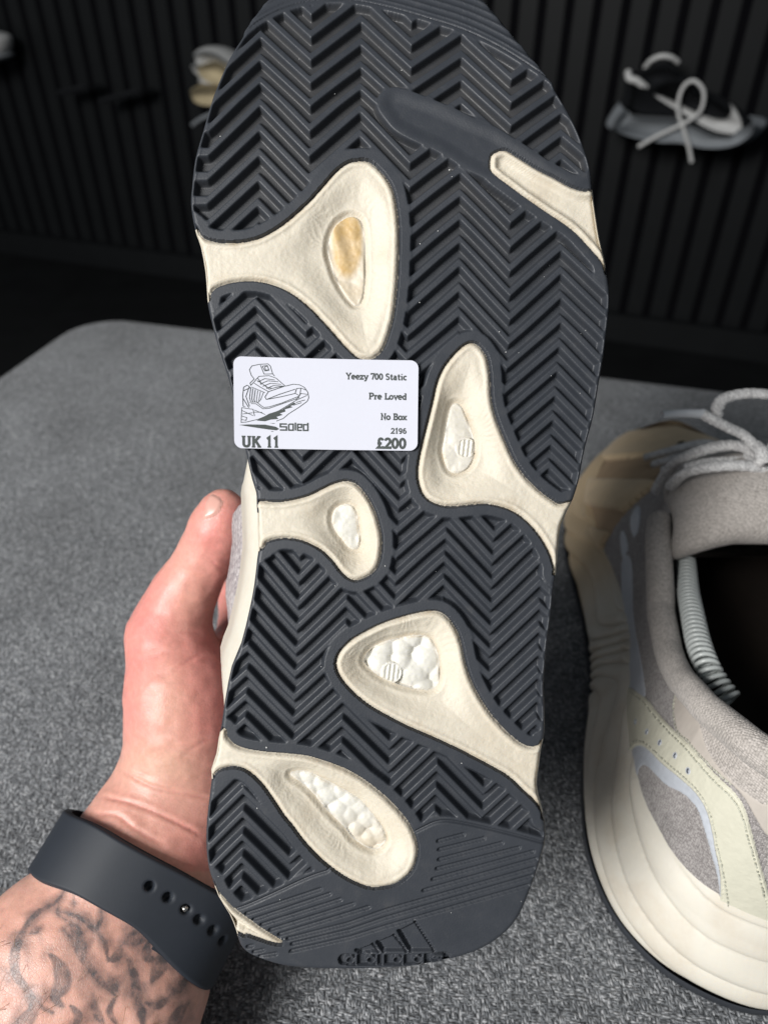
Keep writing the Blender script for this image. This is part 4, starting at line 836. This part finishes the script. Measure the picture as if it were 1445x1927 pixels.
def shell(levels, offs, mat, name, attr=True, disp=None):
    V = []
    for lv, of in zip(levels, offs):
        h = lv(hm) if callable(lv) else lv; d = of if disp is None else of+disp(h, lv)
        V.append(loc(RS+on2[:, 0]*d, RW+on2[:, 1]*d, h+lift))
    V = np.concatenate(V); g = gridq(len(levels), NR2, False, True)
    return V, g
# outsole
V, g = shell([.0003, .0006, .0040, .0074], [-.020, -.0015, .0026, .0022], None, ''); Fc = [tuple(q) for q in g]; Fc.append(tuple(range(NR2)))
mk('outsole', V, Fc, M['rubber'], sn2)
# sculpted midsole wall
ML = 70; V = []
bl = sstep(.10, .16, RS)
for j in range(ML):
    t = j/(ML-1); h = .0068+(hm-.0068)*t
    ph1 = 4.4*h/.05 - 26*np.clip(RS-.004, 0, None); ph2 = 3.6*h/.04 + 22*RS + .5*np.sin(RS*55); p_ = ph1*(1-bl)+ph2*bl
    fr2 = p_-np.floor(p_); lobe = .0030*np.sin(math.pi*np.clip(fr2, .001, .999))**.55*(1.15-.5*fr2)*sstep(0, .06, t)*sstep(1.0, .9, t)
    b = -.003+.0055*math.sin(math.pi*min(1, t*1.25+.05))*(1-.4*t)-.0075*t**2.2+.0012*np.clip(.05-RS, 0, 1)/.05
    d = b+lobe; V.append(loc(RS+on2[:, 0]*d, RW+on2[:, 1]*d, h+lift))
V = np.concatenate(V); g = gridq(ML, NR2, False, True)
nzv = vnoise(V*90, 61); mk('midsole', V, g, M['midsole'], sn2, attrs=dict(dirt=.30*sstep(.5, .8, nzv), tan=.8*np.tile(sstep(.15, .21, RS), ML)))  # forefoot foam is cream; its warm shadow is painted into the colour
# upper: from the midsole's top edge to the collar and throat line
ins = -.0095; Bp = np.stack([RS+on2[:, 0]*ins, RW+on2[:, 1]*ins], 1); Bh = hm+lift-.004
st = np.interp(RS, [0, .30, .33], [.022, .275, .285]); sg = np.sign(RW+1e-9)
wt = np.interp(st, [.022,.026,.034,.05,.08,.12,.15,.17,.20,.25,.28,.285], [0,.012,.020,.026,.0285,.0280,.0285,.0265,.021,.011,.003,0])*sg
ht = np.interp(st, [.02,.035,.05,.07,.09,.115,.15,.17,.20,.25,.285], [.114,.112,.103,.0905,.0835,.080,.092,.096,.086,.066,.056])
MU = 180; tU2 = np.linspace(0, 1, MU)
pts = []
for t in tU2:
    k = (1-t)**2; m = 2*t*(1-t); e = t*t
    c_s = Bp[:, 0]*.80+st*.20; c_w = Bp[:, 1]*.86+wt*.14; c_h = Bh*.42+ht*.58
    pts.append((k*Bp[:, 0]+m*c_s+e*st, k*Bp[:, 1]+m*c_w+e*wt, k*Bh+m*c_h+e*ht))
US = np.stack([p[0] for p in pts]); UW = np.stack([p[1] for p in pts]); UH = np.stack([p[2] for p in pts])
Pu = loc(US, UW, UH); PX, PY, PD = proj(Pu.reshape(-1, 3)); PX = PX.reshape(US.shape); PY = PY.reshape(US.shape)
leftside = (RW < .012)[None, :] & np.ones_like(US, bool)
def zs(p): return (1045+p[0]/3.0725, 1300+p[1]/3.0725)
def za(p): return (1045+p[0]/3.2125, 720+p[1]/3.2125)
BAND = cat([(1150,1300),(1165,1284),(1191,1296),(1222,1318),(1240,1342),(1273,1378),(1305,1407),(1348,1453),(1387,1492),(1406,1525),(1419,1577),(1432,1625),(1450,1690),(1470,1800),(1400,1790),(1357,1720),(1357,1645),(1348,1593),(1335,1528),(1315,1492),(1286,1466),(1253,1440),(1227,1414),(1208,1404),(1191,1414),(1185,1456),(1180,1490),(1150,1480),(1140,1380)], 4)
TRIM = cat([(1180,1500),(1185,1456),(1191,1414),(1208,1404),(1227,1414),(1253,1440),(1286,1466),(1315,1492),(1335,1528),(1348,1593),(1357,1645),(1358,1690),(1350,1640),(1341,1606),(1328,1560),(1315,1521),(1292,1495),(1256,1476),(1227,1447),(1211,1441),(1201,1463),(1196,1510)], 4)
PATCH = cat([(1314,1335),(1338,1324),(1370,1339),(1413,1381),(1445,1430),(1460,1480),(1445,1511),(1413,1495),(1370,1459),(1338,1414),(1322,1372)], 4)
HEELP = cat([(1270,1306),(1300,1308),(1338,1316),(1400,1345),(1480,1400),(1500,1600),(1445,1570),(1425,1540),(1395,1490),(1348,1448),(1300,1400),(1274,1370)], 4)
STR = [cat([(1170,1060),(1190,1056),(1193,1156),(1206,1234),(1219,1311),(1196,1298),(1178,1280),(1173,1187)], 4), cat([(1186,975),(1199,952),(1207,962),(1203,1000),(1192,1010)], 3), cat([(1168,1010),(1176,1000),(1184,1030),(1172,1050)], 3)]
sdB, sdT, sdP, sdH = [np.where(leftside, sdpoly(p, PX, PY, 40), 40) for p in (BAND, TRIM, PATCH, HEELP)]
sdS = np.min([np.where(leftside, sdpoly(p, PX, PY, 40), 40) for p in STR], 0)
# thickness of the overlays
lift_n = .0010*sstep(1.5, -2.5, sdB)*np.where(sdT < 0, 0, 1)+.0007*sstep(1.5, -2, sdH)*(sdB > 0)+.0004*sstep(1, -2, sdS)+.0003*sstep(1, -2, sdT)-.0003*sstep(2, -2, sdP)
lift_n += .0006*np.sin(PX*.9)*np.sin(PY*.2)*0
for dl_ in (6.5,):                         # stitched line along the band
    lift_n -= .00035*np.exp(-((sdB+dl_)/1.0)**2)*(np.sin((PX+PY)*.9) > -.2)
vamp = (US > .205); tanz = sstep(.195, .215, US)
du = np.gradient(Pu, axis=1); dvv = np.gradient(Pu, axis=0); NU = np.cross(du, dvv); NU /= np.linalg.norm(NU, axis=-1)[..., None]+1e-12
cc = loc(.15, 0, .03); NU = np.where((((Pu-cc)*NU).sum(-1) < 0)[..., None], -NU, NU)
wr = .0012*vnoise(np.stack([US*60, UW*60, UH*60], -1).reshape(-1, 3), 71).reshape(US.shape)
Pu2 = Pu+NU*(lift_n+wr)[..., None]
# toe overlays stand a little proud in sweeping bands
ov = np.where(vamp, .0034*sstep(.40, .5, np.abs(((UH*34+US*21+np.abs(UW)*9) % 1.0)-.5)*2), 0); Pu2 = Pu2+NU*(ov*tanz)[..., None]
Vu = Pu2.reshape(-1, 3); g = gridq(MU, NR2, False, True)
def fm2(A): return A.ravel()[g].mean(1)
cB, cT, cP, cH, cS = fm2(sdB) < 0, fm2(sdT) < 0, fm2(sdP) < 0, fm2(sdH) < 0, fm2(sdS) < 0
cV = fm2(US) > .203; cov = fm2(ov) > .0009
lab2 = np.zeros(len(g), int); lab2[cV] = 6; lab2[cV & cov] = 7; lab2[cH] = 5; lab2[cP & cH] = 4; lab2[cS] = 3; lab2[cB] = 1; lab2[cT] = 2
nU = vnorm(Vu, g); 
if ((Vu-cc)*nU).sum(1).mean() < 0: nU = -nU; g = g[:, ::-1]
for li, nm, mt in [(0, 'mesh_panel', 'knit'), (1, 'leather_overlay', 'leather'), (2, 'grey_trim', 'reflect'), (3, 'reflective_strip', 'reflect'), (4, 'heel_mesh_patch', 'knit_fine'), (5, 'heel_counter', 'taupe'), (6, 'toe_box', 'taupe_tan'), (7, 'toe_overlay', 'suede')]:
    m = lab2 == li
    if m.any(): u, q = sub(Vu, g, m); mk(nm, Vu[u], q, M[mt], sn2, True, nU[u])
# stitches and perforations on the leather, laid on the surface
def onsurf(px, py):
    d = np.where(leftside, (PX-px)**2+(PY-py)**2, 1e9); k = int(np.argmin(d)); return Vu[k], nU[k]
def stitches(line, step, name):
    L = cat(line, 8, False); ls = np.r_[0, np.cumsum(np.hypot(*np.diff(L, axis=0).T))]; ps = []
    for t in np.arange(0, ls[-1], step):
        a = [np.interp(t, ls, L[:, k]) for k in (0, 1)]; b = [np.interp(t+step*.62, ls, L[:, k]) for k in (0, 1)]
        (p, n_), (q_, n2_) = onsurf(*a), onsurf(*b)
        if np.linalg.norm(q_-p) > 5e-4: ps.append(tube([p+n_*.00005, (p+q_)/2+n_*.00038, q_+n2_*.00005], .00030, 6))
    if ps: v, f = join(ps); props(mk(name, v, f, M['stitch'], sn2), kind='stuff')
stitches([(1192,1303),(1218,1325),(1236,1349),(1268,1385),(1300,1414),(1343,1460),(1380,1497),(1399,1529),(1412,1580),(1425,1628),(1438,1680)], 7.5, 'stitch_line')
stitches([(1186,1420),(1196,1400),(1210,1396),(1230,1407),(1257,1432),(1290,1458),(1320,1485),(1341,1524),(1355,1590),(1366,1645),(1372,1700)], 7.5, 'stitch_line')
stitches([(1274,1312),(1270,1345),(1276,1376),(1300,1396),(1335,1432),(1390,1484)], 7.0, 'stitch_line')
for px, py in ((1203, 1361), (1225, 1380), (1249, 1400), (1276, 1423), (1303, 1451)):
    p, n_ = onsurf(px, py); e1 = np.cross(n_, UZ); e1 /= np.linalg.norm(e1); e2 = np.cross(n_, e1); V = [p+n_*h_+r_*(math.cos(a)*e1+math.sin(a)*e2) for r_, h_ in ((.0012, .00005), (.0010, .0003), (.0008, .00012)) for a in np.linspace(0, 2*math.pi, 14, endpoint=False)]
    mk('perforation', np.array(V), [tuple(x) for x in gridq(3, 14, False, True)]+[tuple(range(28, 42))], M['reflect'], sn2)
# lining, insole, padded collar
Vi = (Pu-NU*.004).reshape(-1, 3)[::1]; k0_ = 0
Vi = (Pu-NU*.0035)[::6]; mi = len(Vi); mk('lining', Vi[:, ::4].reshape(-1, 3), gridq(mi, NR2//4, False, True), M['lining'], sn2)
ii = np.arange(0, NR2, 4); Vn = loc(RS[ii]+on2[ii, 0]*-.012, RW[ii]+on2[ii, 1]*-.012, .030+.012*sstep(.15, .0, RS[ii])+lift[ii]); mk('insole', Vn, [tuple(range(len(ii)))], M['insole'], sn2)
cm = (st < .163); order = np.argsort(np.where(RW[cm] <= 0, -1, 1)*0 + np.arange(cm.sum())); idx = np.flatnonzero(cm)
# collar runs front-left, round the heel, front-right
idl = idx[RW[idx] <= 0]; idr = idx[RW[idx] > 0]
idl = idl[np.argsort(-RS[idl])]; idr = idr[np.argsort(RS[idr])]; seq = np.r_[idl, idr][::3]
path = loc(st[seq]-.004*sstep(.06, .03, st[seq]), wt[seq]*1.17, ht[seq]-.0015); path = np.stack([np.convolve(np.r_[[path[0, k]]*4, path[:, k], [path[-1, k]]*4], np.ones(9)/9, 'valid') for k in range(3)], 1)
rad_c = .0052+.0012*np.sin(np.linspace(0, 9, len(path)))*.3; rad_c[:6] *= np.linspace(.6, 1, 6); rad_c[-6:] *= np.linspace(1, .6, 6)
mk('collar', *tube(path, rad_c, 18, 1.15), M['knit_fine'], sn2)
# tongue: a padded slab rolling over towards the opening
tp = cat([(.255,.066),(.225,.083),(.20,.099),(.18,.111),(.163,.119),(.150,.119),(.144,.111),(.147,.102)], 6, False)
TV = []; nseg = 34
for i, (s_, h_) in enumerate(tp):
    d = tp[min(i+1, len(tp)-1)]-tp[max(i-1, 0)]; d = d/np.linalg.norm(d); nn = np.array([-d[1], d[0]]); wv = .015+.0135*sstep(.25, .17, s_); th = .0075+.003*sstep(.19, .15, s_)
    if i > len(tp)-7: th *= .55+.45*(len(tp)-1-i)/6
    for a in np.linspace(0, 2*math.pi, nseg, endpoint=False):
        ca, sa = math.cos(a), math.sin(a); e_ = .62; x_ = wv*np.sign(ca)*abs(ca)**e_; y_ = th*np.sign(sa)*abs(sa)**.8; sag = -.10*x_*x_/.03
        TV.append(loc(s_+nn[0]*y_, x_, h_+abs(nn[1])*y_*np.sign(nn[1])+sag*6+.16*x_))
Fc = [tuple(q) for q in gridq(len(tp), nseg, False, True)] + [tuple(range(nseg))[::-1], tuple(range((len(tp)-1)*nseg, len(tp)*nseg))]
mk('tongue', np.array(TV), Fc, M['knit_fine'], sn2)
# laces: one knotted pair of ends and three crossings
def lace(pts, r=.0027, name='lace', flat=.75):
    P = cat([onz(p[0], p[1], p[2]+.006) for p in pts], 8, False); v, f = tube(P, r*(1+.06*np.sin(np.arange(len(P))*2.1)), 10, flat); return mk(name, v, f, M['lace'], sn2)
lace([(1322,779,.138),(1345,792,.137),(1372,806,.134),(1400,820,.131),(1424,846,.127),(1446,880,.122)])
lace([(1352,782,.134),(1349,768,.137),(1362,750,.140),(1400,741,.142),(1440,742,.142),(1500,748,.14),(1540,790,.134),(1480,850,.127),(1436,862,.124)])
lace([(1232,925,.088),(1246,900,.096),(1264,876,.105),(1290,860,.113),(1330,845,.119),(1375,838,.122),(1412,846,.124),(1440,862,.124)], .0030)
lace([(1290,880,.110),(1330,871,.115),(1380,868,.118),(1424,866,.122),(1450,850,.126),(1470,810,.128)])
lace([(1262,915,.100),(1285,893,.112),(1330,880,.121),(1390,876,.124),(1440,884,.122),(1490,900,.115)], .0028)
lace([(1420,838,.128),(1434,852,.129),(1432,870,.126),(1418,872,.122),(1412,856,.122),(1424,842,.126)], .0030, 'lace_knot')
for s_, h_ in ((.205, .090), (.228, .078), (.25, .068)):
    P = [loc(s_+.004*math.sin(3*a), .026*a, h_+.012-.020*a*a*.6) for a in np.linspace(-1, 1, 17)]; mk('lace', *tube(P, .0028, 10, .7), M['lace'], sn2)
ag = cat([onz(1322,779,.144), onz(1282,778,.1455), onz(1244,781,.146)], 6, False); mk('aglet', *tube(ag, np.linspace(.0021, .0016, len(ag)), 12), M['aglet'], sn2)
# spring of a shoe stretcher left inside
cpath = cat([onz(1287,1025,.078), onz(1290,1056,.080), onz(1294,1109,.082), onz(1302,1156,.085), onz(1314,1212,.087), onz(1330,1255,.088), onz(1352,1292,.086), onz(1376,1322,.084)], 30, False)
L_ = np.r_[0, np.cumsum(np.linalg.norm(np.diff(cpath, axis=0), axis=1))]; turns = int(L_[-1]/.0026); tt2 = np.linspace(0, L_[-1], turns*16)
cp2 = np.stack([np.interp(tt2, L_, cpath[:, k]) for k in range(3)], 1); Tt = np.gradient(cp2, axis=0); Tt /= np.linalg.norm(Tt, axis=1)[:, None]
b1 = np.cross(Tt, UZ); b1 /= np.linalg.norm(b1, axis=1)[:, None]; b2 = np.cross(b1, Tt); aa = tt2/.0026*2*math.pi; rco = np.interp(tt2/L_[-1], [0, .2, .75, 1], [.0030, .0035, .0040, .0038])
coil = cp2+rco[:, None]*(np.cos(aa)[:, None]*b1+np.sin(aa)[:, None]*b2)
spring = mk('shoe_stretcher_spring', *tube(coil, .0009, 7, up=(.3, .2, .9)), M['spring'])
props(spring, 'pale grey coiled metal spring lying inside the open grey sneaker', 'spring')
# ------------------------------------------------------------------ shoes hung on the slatted wall
def onwall(px, py, out=0.0):               # the point seen at (px,py) on the wall's front, moved out of the wall
    d = np.array([(px-W/2)/F, cp + (H/2-py)/F*sp_, -sp_ + (H/2-py)/F*cp]); q = W0+WN*out; t = ((q-ORG)@WN)/(d@WN); return ORG+t*d
def wl2(px, py, out): p = onwall(px, py, out)-W0; return np.array([p@WD, p[2]])
def prism(poly, out0, out1, bulge=.0, lv=7):   # an outline standing off the wall, rounded front and back
    P = cat(poly, 4); cxy = None; V = []
    base_ = np.array([wl2(x, y, (out0+out1)/2) for x, y in P]); c = base_.mean(0)
    for i in range(lv+1):
        t = i/lv; a = math.sin(math.pi*t); k = (1-bulge)+bulge*a**.5; q = c+(base_-c)*np.array([k, k]); V.append(W0+q[:, 0:1]*WD+np.c_[0*q[:, 1], 0*q[:, 1], q[:, 1]]+WN*(out0+(out1-out0)*t))
    n = len(P); Fc = [tuple(x) for x in gridq(lv+1, n, False, True)]+[tuple(range(n))[::-1], tuple(range(lv*n, lv*n+n))]
    return np.concatenate(V), Fc
def wtube(pts, r, out): return tube(cat([onwall(x, y, o) for (x, y), o in zip(pts, out)], 6, False), r, 8, up=WN)
def zw(p): return (1100+p[0]/4.188, 40+p[1]/4.188)
rs = thing('running_shoe', onwall(1280, 290, .06), 'black running shoe with thick grey sole hanging on the slatted wall', 'shoe', )
mk('sole', *prism([zw(p) for p in [(170,790),(270,640),(330,700),(440,725),(620,735),(760,745),(900,800),(1050,870),(1200,880),(1300,800),(1430,780),(1400,850),(1300,930),(1150,975),(950,975),(750,930),(560,925),(350,885),(220,840)]], .012, .112, .16), M['sgrey'], rs)
mk('upper', *prism([zw(p) for p in [(280,650),(305,560),(320,440),(330,390),(400,420),(480,520),(540,470),(640,430),(760,420),(850,470),(960,560),(1080,600),(1200,680),(1320,790),(1240,880),(1050,860),(880,790),(700,740),(450,725),(330,700)]], .018, .102, .25), M['sblack'], rs)
mk('collar', *prism([zw(p) for p in [(400,440),(470,370),(560,340),(680,330),(760,420),(700,520),(560,560),(470,530)]], .03, .09, .25), M['sblack'], rs)
sw = [zw(p) for p in [(545,580),(600,590),(720,640),(860,710),(1000,760),(1100,775),(1150,740),(1160,690),(1145,650),(1190,690),(1235,790),(1230,860),(1170,885),(1050,870),(930,820),(800,740),(680,670)]]
mk('side_mark', *prism(sw, .098, .1085, .02, 2), M['swhite'], rs)
v1 = wtube([zw(p) for p in [(475,365),(520,310),(600,275),(680,285),(730,320)]], .0042, [.06, .07, .075, .07, .06]); mk('heel_loop', *v1, M['swhite'], rs)
mk('heel_tab', *wtube([zw(p) for p in [(340,400),(350,450),(410,470),(480,530)]], .006, [.09, .1, .1, .095]), M['swhite'], rs)
mk('lace', *join([wtube([zw(p) for p in [(420,990),(560,910),(740,825),(880,740),(930,650),(930,540),(860,470),(790,500),(745,590),(735,720),(780,860),(820,1000),(840,1110)]], .0034, [.122]*13)]), M['swhite'], rs)
pg = thing('wall_peg', onwall(1300, 150, 0), 'short black wall peg behind the black running shoe', 'peg'); c0 = onwall(1300, 150, 0); mk('rod', *tube([c0-WN*.02, c0+WN*.03, c0+WN*.06+UZ*.004], .006, 10), M['sblack'], pg)
ys = thing('sneaker', onwall(430, 200, .06), 'cream yellow chunky sneaker on the slatted wall, mostly hidden by the held shoe', 'sneaker')
def zy(p): return (p[0]/2.605, p[1]/2.605)
mk('upper', *prism([zy(p) for p in [(985,240),(1030,225),(1100,240),(1200,300),(1350,330),(1400,420),(1300,450),(1150,430),(1010,410),(1000,370),(970,340),(965,310),(1000,300),(980,270)]], .015, .10, .25), M['swhite'], ys)
mk('sole', *prism([zy(p) for p in [(975,420),(1060,400),(1200,430),(1400,420),(1440,460),(1380,500),(1200,510),(1040,505),(985,485),(968,450)]], .01, .112, .18), M['syellow'], ys)
mk('overlay', *prism([zy(p) for p in [(985,320),(1060,300),(1120,330),(1180,400),(1100,420),(1020,400),(975,350)]], .09, .108, .1, 3), M['syellow'], ys)
mk('lace', *wtube([zy(p) for p in [(1040,560),(990,580),(945,612)]], .004, [.1, .1, .09]), M['sgrey'], ys)
ls = thing('sneaker', onwall(-45, 105, .06), 'white toed sneaker hung at the dark wall beside the wall ledges', 'sneaker')
mk('upper', *prism([(12,78),(4,66),(-30,55),(-80,20),(-130,20),(-140,90),(-60,108),(0,104),(11,98)], .015, .1, .25), M['swhite'], ls)
mk('sole', *prism([(10,100),(8,112),(-40,124),(-145,120),(-142,94),(-60,106),(0,103)], .01, .11, .2), M['sgrey'], ls)
for x0, y0, x1, y1, lb in ((127, 175, 180, 163, 'short black wall ledge on the slatted wall between the hung sneakers'), (203, 191, 280, 170, 'longer black wall ledge on the slatted wall beside a shorter one')):
    a, b = onwall(x0, y0, .03), onwall(x1, y1, .03); m = (a+b)/2; L_ = np.linalg.norm(b-a); d = (b-a)/L_; R_ = np.stack([d, WN, np.cross(d, WN)], 1)
    t_ = thing('wall_ledge', m, lb, 'ledge'); mk('board', *box(m, L_, .05, .006, R_), M['sblack'], t_, False); mk('lip', *box(m+WN*.031+UZ*.006, L_, .003, .008, R_), M['sblack'], t_, False)
